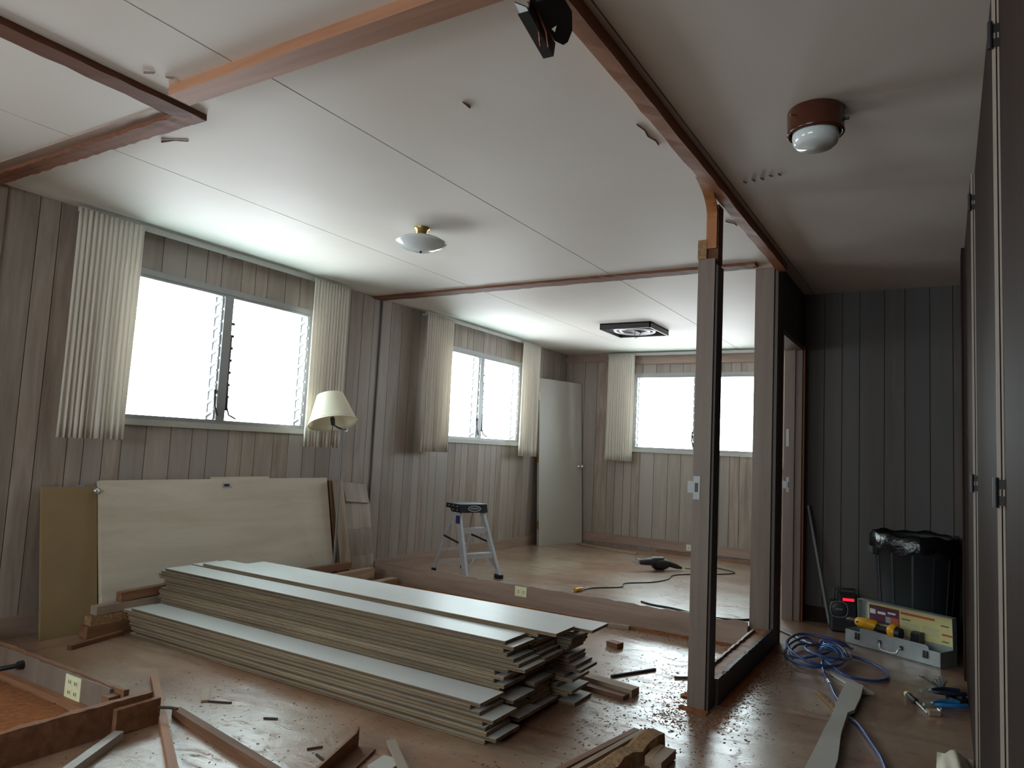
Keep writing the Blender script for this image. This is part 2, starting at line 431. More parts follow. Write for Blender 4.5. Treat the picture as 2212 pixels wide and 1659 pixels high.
# ---- walls of boards: backing plus single boards with open grooves
def wall_boards(wall, along, a0, a1, z0, z1, face, out, holes, mat, wmin=.10, wmax=.19, extra=()):
    """along 'y': boards stand on plane x=face and stick out by `out`; holes = [(a0,a1,z0,z1)]"""
    edges = sorted(set([a0, a1]+[v for h in holes for v in h[:2] if a0 < v < a1]+[e for e in extra if a0 < e < a1]))
    cuts = []
    for i in range(len(edges)-1):
        L_ = edges[i+1]-edges[i]; n = max(1, round(L_/((wmin+wmax)/2)))
        ws = [random.uniform(wmin, wmax) for _ in range(n)]; s = sum(ws); p = edges[i]
        for wd in ws:
            cuts.append((p, p+wd/s*L_)); p += wd/s*L_
    for c0, c1 in cuts:
        mid = (c0+c1)/2; spans = [(z0, z1)]
        for h in holes:
            if h[0]-1e-6 < mid < h[1]+1e-6:
                spans = [(z0, h[2]), (h[3], z1)]
        for s0, s1 in spans:
            if s1-s0 < .02: continue
            g = .0025
            if along == 'y': cbox('plank', min(face, face+out), c0+g, s0, max(face, face+out), c1-g, s1, mat, wall)
            else: cbox('plank', c0+g, min(face, face+out), s0, c1-g, max(face, face+out), s1, mat, wall)
W1 = (2.42, 3.99, 1.22, 2.15); W2 = (5.62, 7.29, 1.22, 2.15); W3 = (-3.38, -1.76, 1.22, 2.15); W4 = (-1.5, .3, 1.22, 2.15); W5 = (-3.2, -.9, 1.05, 2.18)
def wall_with_holes(along, f0, f1, a0, a1, holes):
    m = MB(); p = a0
    def seg(b0, b1, z0, z1):
        if along == 'y': m.box(f0, b0, z0, f1, b1, z1)
        else: m.box(b0, f0, z0, b1, f1, z1)
    for h in sorted(holes):
        seg(p, h[0], 0, HC+.01); seg(h[0], h[1], 0, h[2]); seg(h[0], h[1], h[3], HC+.01); p = h[1]
    seg(p, a1, 0, HC+.01)
    return m
wl = struct('wall_left', wall_with_holes('y', XL-.12, XL-.009, YF-.1, YB+.1, [W1, W2, W4]), 'ceil_back')
wall_boards(wl, 'y', YF, YB, 0, HC, XL-.009, .009, [W1, W2, W4], 'panelling', extra=(1.66, 1.765, 4.70, 4.80))
wb = struct('wall_back', wall_with_holes('x', YB+.009, YB+.12, XL-.1, XH0+.02, [W3]), 'ceil_back')
wall_boards(wb, 'x', XL, XH0, 0, HC, YB+.009, -.009, [W3], 'panelling')
# end wall of the hall (dark boards) and the bedroom side behind it
we = struct('wall_hall_end', MB().box(XH0, YD+.009, 0, 2.0, YD+.1, HC+.01), 'ceil_back')
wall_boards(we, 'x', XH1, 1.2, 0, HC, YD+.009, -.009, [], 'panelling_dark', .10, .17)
struct('wall_bedroom_side', MB().box(XH0, YD+.1, 0, XH1, YB+.1, HC+.01), 'panelling')
# hall wall with the doorway
D0, D1, DH = 4.955, 5.72, 2.03
wh = struct('wall_hall', MB().box(XH0, 4.86, 0, XH1-.009, D0, HC+.004).box(XH0, D0, DH, XH1-.009, D1, HC+.004).box(XH0, D1, 0, XH1-.009, YD+.009, HC+.004), 'ceil_back')
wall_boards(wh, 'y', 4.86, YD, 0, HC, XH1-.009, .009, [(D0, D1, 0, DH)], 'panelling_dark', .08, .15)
dj = struct('trim_7', MB().box(XH0-.012, D1-.035, 0, XH1+.004, D1-.002, DH-.03), 'post_paint')          # far jamb
obj('door_stop', MB().box(XH0+.03, D1-.048, 0, XH0+.065, D1-.034, DH-.03), 'post_paint', dj)
struct('trim_8', MB().box(XH0-.012, D0, DH-.032, XH1+.004, D1, DH), 'post_paint')                        # head jamb
struct('trim_9', MB().box(XH0-.012, D0-.02, 0, XH1+.004, D0+.012, DH-.03), 'red_jamb')                   # near jamb
struct('trim_10', MB().box(XH1+.003, D1-.02, 0, XH1+.020, D1+.035, DH+.0), 'red_jamb')                   # casing strip
sp = obj('strike_plate', MB().box(-1.03, D1-.0375, .93, -.985, D1-.034, 1.04).box(-1.062, D1-.039, .955, -1.03, D1-.034, 1.01), 'strike_steel', dj)
obj('hinge_leaf', MB().box(XH0+.005, D1-.038, 1.27, XH0+.024, D1-.034, 1.40), 'white_metal', dj)
obj('latch_hole', MB().box(-1.018, D1-.0385, .962, -.998, D1-.036, 1.005), 'black_plastic', sp)
# wall behind the camera, near side
struct('wall_front', wall_with_holes('x', YF-.1, YF, XL-.1, 2.0, [W5]), 'panelling')
# ---- baseboards
struct('baseboard_left', MB().box(XL, 4.80, 0, XL+.018, YB-.018, .115), 'trim_wood')
struct('baseboard_left_front', MB().box(XL, 1.765, 0, XL+.018, 4.68, .115), 'trim_wood')
struct('baseboard_back', MB().box(XL, YB-.018, .03, XH0-.02, YB, .14), 'trim_wood_x')
struct('baseboard_hall_end', MB().box(XH1+.02, YD-.015, 0, .1, YD, .11), 'cabinet_brown')
# stud left on the wall where the front partition met it, and the seam strip of the other
struct('trim_11', MB().box(XL, 1.66, 0, XL+.012, 1.765, HC), 'panelling')
struct('trim_12', MB().box(XL, 4.785, .11, XL+.010, 4.80, HC-.02), 'panelling_dark')
struct('trim_13', MB().box(-3.76, YB-.03, 2.29, XH0, YB, 2.40), 'trim_wood_x')          # board over the bedroom window
struct('trim_14', MB().box(XL, YB-.022, 2.33, -3.76, YB, 2.40), 'trim_wood_x')

# ------------------------------------------------------------------ louvred windows
def louvre_window(n, hole, along):
    """built in local coords: u along the wall, v into the room, w up; then mapped"""
    a0, a1, z0, z1 = hole; mid = (a0+a1)/2
    if along == 'y': Mx = Matrix(((0, 1, 0, XL), (1, 0, 0, 0), (0, 0, 1, 0), (0, 0, 0, 1)))      # u->y, v->+x
    elif along == 'f': Mx = Matrix(((1, 0, 0, 0), (0, 1, 0, YF), (0, 0, 1, 0), (0, 0, 0, 1)))
    else: Mx = Matrix(((1, 0, 0, 0), (0, -1, 0, YB), (0, 0, 1, 0), (0, 0, 0, 1)))                 # u->x, v->-y
    def P(mb, mats, name, par): 
        mb.v = [tuple(Mx @ Vector(v)) for v in mb.v]; return obj(name, mb, mats, par)
    m = MB()
    m.box(a0, -.118, z1-.03, a1, .006, z1).box(a0, -.118, z0, a1, .006, z0+.03)
    m.box(a0, -.118, z0+.03, a0+.03, .006, z1-.03).box(a1-.03, -.118, z0+.03, a1, .006, z1-.03)
    m.v = [tuple(Mx @ Vector(v)) for v in m.v]
    wn = struct('window_%d' % n, m, 'grey_frame')
    P(MB().box(mid-.035, -.11, z0+.03, mid+.035, .012, z1-.03), 'grey_frame', 'mullion', wn)
    P(MB().box(a0-.02, -.01, z0-.035, a1+.02, .022, z0+.004), 'door_grey', 'window_sill', wn)
    P(MB().box(a0-.01, -.004, z1-.012, a1+.01, .012, z1+.028), 'grey_frame', 'head_trim', wn)
    nb = 10; ph = (z1-z0-.06)/nb
    for b0, b1 in ((a0+.03, mid-.035), (mid+.035, a1-.03)):
        for k in range(nb):
            zc = z0+.03+ph*(k+.5); th = math.radians(24)
            R = Matrix.Translation((0, -.055, zc)) @ Matrix.Rotation(th, 4, 'X')
            g = MB().box(b0+.012, -.05, -.003, b1-.012, .05, .003, 0, R)
            P(g, 'louvre_glass', 'louvre_blade', wn)
        for side, s in ((b0, 1), (b1, -1)):
            ch = MB().box(min(side, side+s*.008), -.10, z0+.03, max(side, side+s*.008), -.085, z1-.03)
            ch.box(min(side, side+s*.008), -.03, z0+.03, max(side, side+s*.008), -.015, z1-.03)
            P(ch, 'clip_grey', 'louvre_channel', wn)
            for k in range(nb):
                zc = z0+.03+ph*(k+.5)
                R = Matrix.Translation((0, -.055, zc)) @ Matrix.Rotation(math.radians(24), 4, 'X')
                q = MB().box(min(side+s*.004, side+s*.016), -.048, -.007, max(side+s*.004, side+s*.016), .048, .009, 0, R)
                q.box(min(side, side+s*.012), -.02, zc-ph*.42, max(side, side+s*.012), -.004, zc+ph*.42)
                P(q, 'clip_grey', 'blade_clip', wn)
    # crank lever and link bar beside the mullion
    lv = MB().tube([(mid+.045, .006, z0+.30), (mid+.05, .012, z0+.12), (mid+.055, .03, z0+.07), (mid+.10, .05, z0+.045)], .006, 6)
    lv.box(mid+.036, .0, z0+.10, mid+.048, .010, z1-.30)
    for k in range(8): lv.box(mid+.034, -.01, z0+.10+k*ph, mid+.062, .008, z0+.118+k*ph)
    P(lv, 'dark_bronze', 'crank_lever', wn)
    P(MB().tube([(mid-.05, .0, z0+.24), (mid-.052, .012, z0+.13), (mid-.03, .02, z0+.06)], .008, 6), 'dark_bronze', 'crank_lever', wn)
    return wn
louvre_window(1, W1, 'y'); louvre_window(2, W2, 'y'); louvre_window(3, W3, 'x'); louvre_window(4, W4, 'y'); louvre_window(5, W5, 'f')

# ------------------------------------------------------------------ standing remains of the partitions
post = thing('wall_post', 'tall painted wooden post with a steel strike plate, standing by the cut hall partition', 'post', (-.985, 3.43, 0))
obj('jamb_board', MB().box(-.052, -.045, 0, .028, -.026, 2.118), 'post_paint', post, bevel=.002)
obj('stud', MB().box(-.030, -.026, 0, .036, .052, 2.10), 'post_paint', post, bevel=.003)
obj('side_panel', MB().box(.036, -.045, 0, .046, .056, 2.085), 'panelling_dark', post)
obj('door_stop', MB().box(-.010, -.058, 0, .034, -.044, 2.115), 'post_paint', post)
obj('upper_stud', MB().box(-.012, -.03, 2.10, .040, .05, 2.39), 'dark_plate', post)
cu = MB(); vs = []
for i in range(13):                                  # bent strip running up into the plate
    t = i/12; k_ = max(0, t-.4)/.6; z = 2.17+.225*math.sin(min(1, t*1.05)*PI/2)**.9; x = -.016+.050*k_**1.3; y = -.042-.36*k_**1.7
    vs += [(x, y, z), (x+.05, y, z), (x+.05, y+.016, z), (x, y+.016, z)]
fs = [(0, 1, 2, 3), (51, 50, 49, 48)]
for i in range(12):
    for k in range(4): fs.append((4*i+k, 4*i+(k+1) % 4, 4*i+4+(k+1) % 4, 4*i+4+k))
obj('bent_strip', cu.add(vs, fs), 'raw_fir_z', post)
obj('blocking', MB().box(-.055, -.046, 2.12, -.012, .03, 2.215), 'torn_wood', post)
st = obj('strike_plate', MB().box(-.048, -.0475, .955, -.016, -.0445, 1.065).box(-.075, -.048, .985, -.048, -.0445, 1.04), 'strike_steel', post)
obj('latch_hole', MB().box(-.040, -.049, .99, -.024, -.047, 1.033), 'black_plastic', st)
p2 = thing('wall_post', 'squared end post of the hall wall beside the open doorway', 'post', (-1.0, 4.82, 0))
obj('end_board', MB().box(-.075, -.05, 0, .045, -.030, HC-.02), 'post_paint', p2, bevel=.002)
obj('stud', MB().box(-.07, -.030, 0, .058, .042, HC-.002), 'post_paint', p2)
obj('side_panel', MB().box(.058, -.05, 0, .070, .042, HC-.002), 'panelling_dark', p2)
obj('top_cap', MB().box(-.09, -.06, HC-.03, .05, -.02, HC), 'trim_wood_x', p2)

def cut_board(name, x0, x1, y0, y1, h, mat, parent, along, n=40, amp=.012):
    m = MB(); vs = []
    for i in range(n+1):
        t = i/n; hh = h-amp*random.random()*(.4+.6*random.random())
        if along == 'x':
            x = x0+(x1-x0)*t; vs += [(x, y0, 0), (x, y1, 0), (x, y1, hh-.004*random.random()), (x, y0, hh)]
        else:
            y = y0+(y1-y0)*t; vs += [(x0, y, 0), (x1, y, 0), (x1, y, hh), (x0, y, hh-.004*random.random())]
    fs = [(0, 1, 2, 3), tuple(4*n+i for i in (3, 2, 1, 0))]
    for i in range(n):
        for k in range(4): fs.append((4*i+k, 4*i+(k+1) % 4, 4*i+4+(k+1) % 4, 4*i+4+k))
    return obj(name, m.add(vs, fs), mat, parent)
def outlet(parent, M, mat, cols=(0,), name='outlet_plate'):
    hw = .036+.024*(len(cols)-1)
    m = MB().box(-hw, -.004, -.050, hw, 0, .050, 0, M)
    o = obj(name, m, mat, parent)
    for cx in cols:
        for z in (.021, -.021):
            obj('socket', MB().box(cx-.013, -.0055, z-.014, cx+.013, -.0036, z+.014, 0, M), mat, o)
            for x in (-.006, .006): obj('slot', MB().box(cx+x-.0018, -.0065, z-.004, cx+x+.0018, -.005, z+.009, 0, M), 'label_ink', o)
    return o
# low stub between the big room and the bedroom
stub = thing('partition_stub', 'knee-low cut partition stub with an outlet between the big room and bedroom', 'wall stub')
cut_board('base_board', XL+.002, -1.07, 4.70, 4.716, .150, 'trim_wood_x', stub, 'x', 70, .016)
cut_board('bottom_plate', XL+.002, -1.07, 4.716, 4.765, .135, 'trim_wood_x', stub, 'x', 70, .03)
outlet(stub, Matrix.Translation((-2.71, 4.70, .098)) @ Matrix.Rotation(PI/2, 4, 'Y'), 'ivory_plate')
stub2 = thing('partition_stub', 'low cut rail running from the tall post to the hall wall end', 'wall stub')
cut_board('bottom_plate', -1.02, -.945, 3.50, 4.768, .105, 'raw_fir_y', stub2, 'y', 40, .006)
cut_board('base_board', -.945, -.925, 3.495, 4.768, .122, 'panelling_dark', stub2, 'y', 40, .008)
cut_board('room_board', -1.035, -1.021, 3.52, 4.69, .118, 'trim_wood', stub2, 'y', 40, .008)
st3 = thing('partition_stub', 'low cut wall stub with a black pipe and ivory outlet plate', 'wall stub')
cut_board('base_board', XL+.002, -2.87, 1.722, 1.736, .118, 'post_paint', st3, 'x', 40, .004)
cut_board('back_board', XL+.002, -2.80, 1.738, 1.760, .124, 'lumber_brown', st3, 'x', 40, .010)
obj('sole_strip', MB().box(XL+.002, 1.690, 0, -2.90, 1.722, .020), 'raw_fir_x', st3)
outlet(st3, Matrix.Translation((-3.135, 1.722, .062)), 'ivory_plate', (-.023, .023))
pp = MB().tube([(-3.56, 1.722, .078), (-3.57, 1.68, .075), (-3.60, 1.64, .068)], .011, 10).tube([(-3.56, 1.723, .078), (-3.562, 1.70, .077)], .019, 10)
obj('pipe_stub', pp, 'black_plastic', st3)
obj('end_block', MB().box(-2.868, 1.690, 0, -2.82, 1.736, .100), 'lumber_brown', st3)
st4 = thing('partition_stub', 'low cut wall stub standing at right angles in front of the outlet stub', 'wall stub')
cut_board('base_board', -2.722, -2.704, .55, 1.80, .122, 'lumber_brown', st4, 'y', 40, .004)
cut_board('top_edge', -2.750, -2.7225, .55, 1.80, .120, 'raw_fir_y', st4, 'y', 40, .010)
obj('end_board', MB().box(-2.702, 1.64, 0, -2.676, 1.82, .100), 'lumber_brown', st4, bevel=.003)

# ------------------------------------------------------------------ closet along the right side
wr = struct('wall_right', MB().box(.135, YF, 0, .175, YD+.01, HC+.01), 'cabinet_brown')
def closet_door(label, y0, y1, xf, z1=2.35):
    d = thing('closet_door', label, 'door', (xf, y0, .006))
    obj('panel', MB().box(.0035, .0005, 0, .0155, y1-y0, z1-.012), 'cabinet_brown', d)
    obj('edge_strip', MB().box(0, -.0015, 0, .0075, .004, z1-.012), 'cabinet_edge', d)
    obj('edge_strip', MB().box(.0105, -.0015, 0, .019, .004, z1-.012), 'cabinet_edge', d)
    obj('face_skin', MB().box(0, .004, 0, .0035, y1-y0, z1-.012), 'cabinet_brown', d)
    for hz in (1.10, 2.22):
        h = obj('hinge', MB().tube([(-.004, -.006, hz-.035), (-.004, -.006, hz+.035)], .006, 8), 'dark_bronze', d)
        obj('hinge_leaf', MB().box(-.002, -.0035, hz-.03, .018, -.0015, hz-.008).box(-.002, -.0035, hz+.008, .018, -.0015, hz+.03), 'dark_bronze', h)
    return d
closet_door('tall brown closet door whose pale edge stands out nearest the hall end', 3.32, 4.78, .086)
closet_door('tall brown closet door with a pale double edge and dark hinges', 2.03, 3.31, .100)
closet_door('tall brown closet door set back behind its neighbour, dark flat face', .45, 2.02, .114)
struct('trim_15', MB().box(.108, YF, 2.365, .136, 5.04, HC), 'cabinet_brown')
struct('trim_16', MB().box(.075, 4.80, 0, .135, 5.04, HC), 'cabinet_brown')
struct('trim_17', MB().box(.108, YF, HC-.012, .112, 4.79, HC), 'cabinet_edge')

# ------------------------------------------------------------------ curtains on their tracks
def curtain(label, a0, a1, along, ztop, zbot, pleats, seed, flare=.0):
    random.seed(seed); nu, nz = pleats*8, 14; vs = []; ph = [random.uniform(-.5, .5) for _ in range(pleats+1)]
    am = [random.uniform(.6, 1.15) for _ in range(pleats+1)]
    for j in range(nz+1):
        w_ = j/nz; z = ztop+(zbot-ztop)*w_
        for i in range(nu+1):
            t = i/nu; k = t*pleats; i0 = min(int(k), pleats-1); fr = k-i0
            a = am[i0]*(1-fr)+am[i0+1]*fr
            depth = .013*a*math.sin(2*PI*k+ph[i0]*w_)*(.5+.6*w_) + .006*math.sin(PI*k*.6+ph[i0])*w_
            c = (a0+a1)/2; u = c+(a0+(a1-a0)*t-c)*(1+flare*w_)+.006*math.sin(5*k+3*w_)*w_
            v = .126+depth
            vs.append((XL+v, u, z+.002*math.sin(9*k)) if along == 'y' else (u, YB-v, z+.002*math.sin(9*k)))
    fs = [(j*(nu+1)+i, j*(nu+1)+i+1, (j+1)*(nu+1)+i+1, (j+1)*(nu+1)+i) for j in range(nz) for i in range(nu)]
    t = thing('curtain', label, 'curtain')
    o = obj('drape', MB().add(vs, fs, 0, True), 'curtain', t)
    md = o.modifiers.new('cloth_thickness', 'SOLIDIFY'); md.thickness = .003; md.offset = 0
    return t
curtain('wide cream pleated curtain beside the big louvre window, nearest the torn partition plate', 2.085, 2.475, 'y', 2.405, 1.092, 13, 11, .0)
curtain('narrow cream pleated curtain behind the tilted lamp shade', 3.875, 4.265, 'y', 2.405, 1.088, 12, 12)
curtain('cream pleated curtain hanging on the bedroom wall above the stepladder', 5.31, 5.74, 'y', 2.405, 1.085, 12, 13)
curtain('cream pleated curtain hanging next to the leaning grey door', 7.12, 7.54, 'y', 2.405, 1.070, 12, 14)
curtain('cream pleated curtain on the far bedroom wall near the leaning grey door', -3.69, -3.335, 'x', 2.405, 1.065, 12, 15)
curtain('cream pleated curtain seen as a sliver through the hall doorway', -1.86, -1.47, 'x', 2.405, 1.065, 12, 16)
random.seed(21)
def track(label, a0, a1, along):
    if along == 'y': t = thing('curtain_track', label, 'curtain rail', (XL, 0, 0)); bx = lambda m, u0, u1, v0, v1, z0, z1: m.box(v0, u0, z0, v1, u1, z1)
    else: t = thing('curtain_track', label, 'curtain rail', (0, YB, 0)); bx = lambda m, u0, u1, v0, v1, z0, z1: m.box(u0, -v1, z0, u1, -v0, z1)
    obj('rail', bx(MB(), a0, a1, .078, .095, 2.393, 2.420), 'white_metal', t)
    for k in range(3):
        u = a0+.06+(a1-a0-.12)*k/2
        obj('bracket', bx(MB(), u-.012, u+.012, 0, .078, 2.398, 2.414), 'white_metal', t)
    obj('fascia', bx(MB(), a0, a1, .095, .099, 2.388, 2.424), 'white_metal', t)
track('white curtain rail over the big louvre window', 2.10, 4.25, 'y')
track('white curtain rail over the bedroom side window', 5.33, 7.52, 'y')
track('white curtain rail over the far bedroom window', -3.72, -1.44, 'x')

# ------------------------------------------------------------------ ceiling lights
t = thing('ceiling_light', 'shallow frosted glass dish ceiling light with a brass neck', 'ceiling light', (-2.68, 3.26, HC))
obj('canopy', MB().lathe([(.05, 0), (.05, -.008), (.036, -.016), (.030, -.045), (.02, -.05)], 24), 'brass', t)
obj('glass_dish', MB().lathe([(.028, -.040), (.07, -.050), (.12, -.068), (.150, -.085), (.154, -.090), (.150, -.095), (.11, -.122), (.06, -.138), (.0, -.142)], 40), 'opal_glass', t)
obj('finial', MB().lathe([(.0, -.156), (.007, -.152), (.008, -.145), (.004, -.139)], 12), 'dark_bronze', t)
t = thing('ceiling_light', 'glossy brown drum ceiling light with a white glass bowl in the hall', 'ceiling light', (-.405, 2.70, HC))
obj('drum', MB().lathe([(.094, 0), (.098, -.006), (.097, -.078), (.099, -.088), (.094, -.094), (.088, -.090), (.086, -.06)], 40), 'brown_can', t)
obj('glass_bowl', MB().lathe([(.079, -.06), (.080, -.105), (.076, -.125), (.062, -.138), (.0, -.143)], 32), 'opal_glass', t)
obj('thumb_screw', MB().tube([(-.06, -.078, -.04), (-.072, -.094, -.04)], .005, 8), 'brass', t)
obj('thumb_screw', MB().tube([(.098, 0, -.05), (.112, 0, -.05)], .006, 8), 'dark_bronze', t)
t = thing('ceiling_light', 'square dark-rimmed ceiling fixture with ring tubes and a hanging wire', 'ceiling light', (-2.70, 6.74, HC))
s_ = .265
obj('pan', MB().box(-s_, -s_, -.012, s_, s_, 0), 'galvanised', t)
for k, b in enumerate(((-s_, -s_, s_, -s_+.012), (-s_, s_-.012, s_, s_), (-s_, -s_, -s_+.012, s_), (s_-.012, -s_, s_, s_))):
    obj('rim', MB().box(b[0], b[1], -.060, b[2], b[3], -.001), 'dark_bronze', t)
for rr in (.20, .145):
    obj('ring_tube', MB().tube([(rr*math.cos(a*PI/18), rr*math.sin(a*PI/18), -.040) for a in range(36)], .0135, 8, closed=True), 'ring_tube', t)
obj('ballast', MB().box(-.03, -.10, -.05, .03, .10, -.012), 'dark_bronze', t)
obj('wire', MB().tube([(.0, .02, -.05), (.01, -.03, -.10), (.03, -.05, -.125), (.06, -.04, -.11), (.07, .0, -.06)], .003, 6), 'cord_dark', t)

# sprung metal mounting bracket hanging under the hall plate
t = thing('metal_bracket', 'black bent metal bracket with cut-outs hanging from the ceiling by the plate', 'bracket', (-.945, 1.63, HC-.045), rot=(math.radians(-12), math.radians(0), math.radians(4)))
def holed(poly, hole, d):
    bm = bmesh.new(); me = bpy.data.meshes.new('holed')
    vs = [bm.verts.new((x, y, 0)) for x, y in poly]; hs = [bm.verts.new((x, y, 0)) for x, y in hole]
    es = [bm.edges.new((vs[i], vs[(i+1) % len(vs)])) for i in range(len(vs))]+[bm.edges.new((hs[i], hs[(i+1) % len(hs)])) for i in range(len(hs))]
    bmesh.ops.triangle_fill(bm, use_beauty=True, edges=es)
    r = bmesh.ops.extrude_face_region(bm, geom=bm.faces[:]); bmesh.ops.translate(bm, vec=(0, 0, d), verts=[g for g in r['geom'] if isinstance(g, bmesh.types.BMVert)])
    bmesh.ops.recalc_face_normals(bm, faces=bm.faces[:]); bm.to_mesh(me); bm.free(); me.materials.append(MATS['black_plastic']); return me
web = holed([(0, -.09), (.075, -.09), (.082, .02), (.060, .075), (.035, .10), (.020, .10), (.004, .07)], [(.012, .030), (.030, .030), (.016, .048)], .003)
obj('web', web, None, t, (0, 0, -.075), (0, math.radians(-28), 0))
obj('flange', MB().box(-.003, -.085, -.045, 0, .085, 0).box(-.032, -.085, -.045, -.003, .085, -.042), 'black_plastic', t, (0, 0, -.068))
obj('side_ear', MB().prism([(-.02, -.09), (.03, -.09), (.028, -.03), (.005, -.005), (-.025, -.03)], .003), 'black_plastic', t, (-.03, 0, -.085), (0, math.radians(35), 0))
obj('hanger', MB().box(.02, -.09, -.11, .05, -.087, .0), 'black_plastic', t, (0, 0, .02))
for k, (x, y) in enumerate(((-.012, -.03), (-.02, -.01), (.0, .0))):
    obj('wire', MB().tube([(x, y-.05, -.07), (x+.012, y, -.105), (x+.004, y+.04, -.12)], .0022, 6), 'wire_copper', t)

# ------------------------------------------------------------------ floor lamp behind the leaning door
t = thing('floor_lamp', 'floor lamp with a tilted cream cone shade beside the narrow curtain', 'lamp', (-4.10, 4.165, 0))
obj('base', MB().lathe([(.12, 0), (.12, .012), (.10, .022), (.02, .03)], 28), 'dark_bronze', t)
obj('pole', MB().tube([(0, 0, .02), (0, 0, 1.235)], .0095, 10), 'strike_steel', t)
obj('swing_arm', MB().tube([(.0, .03, 1.240), (.0, -.01, 1.240), (.04, -.10, 1.250), (.085, -.185, 1.262)], .007, 8), 'dark_bronze', t)
obj('pivot', MB().tube([(0, .035, 1.222), (0, .035, 1.262)], .009, 10), 'steel', t)
ax = Vector((-.33, .10, 1)).normalized(); q = ax.to_track_quat('Z', 'X').to_matrix().to_4x4()
sh = Matrix.Translation((.08, -.195, 1.278)) @ q
so = obj('shade', MB().lathe([(.186, .0), (.178, .02), (.105, .222), (.103, .228)], 40, cap=False, M=sh), 'lamp_shade', t)
md = so.modifiers.new('thick', 'SOLIDIFY'); md.thickness = .003
obj('rim_band', MB().lathe([(.1875, -.003), (.1875, .005), (.183, .005), (.183, -.003), (.1875, -.003)], 40, cap=False, M=sh), 'cloth_cream', t)
obj('socket', MB().lathe([(.016, .0), (.018, .05), (.014, .06)], 14, M=sh @ Matrix.Translation((0, 0, -.012))), 'dark_bronze', t)
obj('bulb', MB().lathe([(.013, .06), (.020, .08), (.030, .11), (.028, .135), (.0, .15)], 16, M=sh @ Matrix.Translation((0, 0, -.012))), 'steel', t)

obj('pull_cord', MB().tube([(.08, -.195, 1.275), (.078, -.197, 1.20), (.08, -.196, 1.11)], .0035, 6), 'dark_bronze', t)
# ------------------------------------------------------------------ doors and panels leaning on the long wall
def leaning(name, y0, y1, xb, xt, zt, th, mat, z0=0):
    """slab whose front face runs from (xb, z0) up to (xt, zt)"""
    d = Vector((xt-xb, 0, zt-z0)); h = d.length; ang = math.atan2(xb-xt, zt-z0)
    return MB().box(-th, 0, 0, 0, y1-y0, h, 0, Matrix.Rotation(-ang, 4, 'Y')), (xb, y0, z0), ang, h
t = thing('door_slab', 'large pale wooden door slab lying on its side against the long wall', 'door', (-4.125, 2.395, 0), rot=(0, -math.atan2(.175, .845), 0))
ht = math.hypot(.175, .845)
obj('slab', MB().box(-.034, 0, 0, 0, 1.828, ht), 'door_paint', t, bevel=.002)
lt = obj('latch_plate', MB().box(-.001, .845, ht-.062, .003, .915, ht-.030), 'steel', t)
obj('latch_bolt', MB().box(.002, .855, ht-.054, .006, .895, ht-.036), 'dark_grip', lt)
t = thing('cabinet_door', 'narrow tan cabinet door with a round knob leaning beside the large pale door slab', 'cabinet door', (-4.165, 2.085, 0), rot=(0, -math.atan2(.150, .81), 0))
ht = math.hypot(.150, .81)
obj('slab', MB().box(-.019, 0, 0, 0, .306, ht), 'tan_panel', t, bevel=.002)
obj('knob', MB().lathe([(.008, 0), (.009, .018), (.017, .026), (.018, .034), (.010, .042), (0, .044)], 16, M=Matrix.Translation((0, .285, ht-.03)) @ Matrix.Rotation(PI/2, 4, 'Y')), 'steel', t)
obj('hinge', MB().box(-.006, .19, ht-.004, .0, .235, ht+.010), 'steel', t)
t = thing('plywood_sheet', 'plywood sheet almost hidden behind the large pale door slab', 'board', (-4.19, 3.165, 0), rot=(0, -math.atan2(.135, .862), 0))
obj('sheet', MB().box(-.012, 0, 0, 0, .495, .868), 'door_paint', t)
# grey door standing in the bedroom corner
d = Vector((.205, .78, 0)); ang = math.atan2(d.y, d.x)
t = thing('door_slab', 'flat grey door with a small steel knob standing in the bedroom corner', 'door', (-4.20, 7.66, 0), rot=(math.radians(-3.6), 0, ang))
t.rotation_euler = (Matrix.Rotation(ang, 3, 'Z') @ Matrix.Rotation(math.radians(-3.2), 3, 'X')).to_euler()
obj('slab', MB().box(0, 0, 0, .80, .036, 2.045), 'door_grey', t, bevel=.002)
kb = obj('knob', MB().lathe([(.025, 0), (.025, .006), (.010, .012), (.010, .035), (.024, .045), (.026, .058), (.016, .068), (0, .07)], 20, M=Matrix.Translation((.745, 0, .965)) @ Matrix.Rotation(PI/2, 4, 'X')), 'steel', t)
for z in (.25, 1.0+.05, 1.82): obj('hinge', MB().box(-.004, .0, z-.25+.2, .001, .034, z+.05), 'brass', t)
# lumber leaning by the lamp
t = rotbox('leaning_stud', (-4.10, 4.335, 0.004), (-4.255, 4.300, .825), .038, .075, 'lumber_x')
tag(t, 'pale wooden stud leaning upright beside the large pale door slab', 'stud')
t = rotbox('leaning_stud', (-4.18, 4.275, 0.004), (-4.31, 4.255, .82), .026, .05, 'lumber_brown')
tag(t, 'dark brown stud leaning in the gap behind the pale stud', 'stud')
t = thing('plank_panel', 'leaning panel of short grey planks with a loose tilted top plank', 'panel', (-4.13, 4.385, 0), rot=(0, -math.atan2(.14, .8), 0))
for k in range(3):
    obj('plank', MB().box(-.02, 0, .0+.215*k, 0, .30+.01*k*0, .212+.215*k), 'panelling', t)
obj('plank', MB().box(-.016, 0, 0, 0, .27, .17), 'panelling', t, (.014, .005, .66), (math.radians(-5), math.radians(-14), 0))

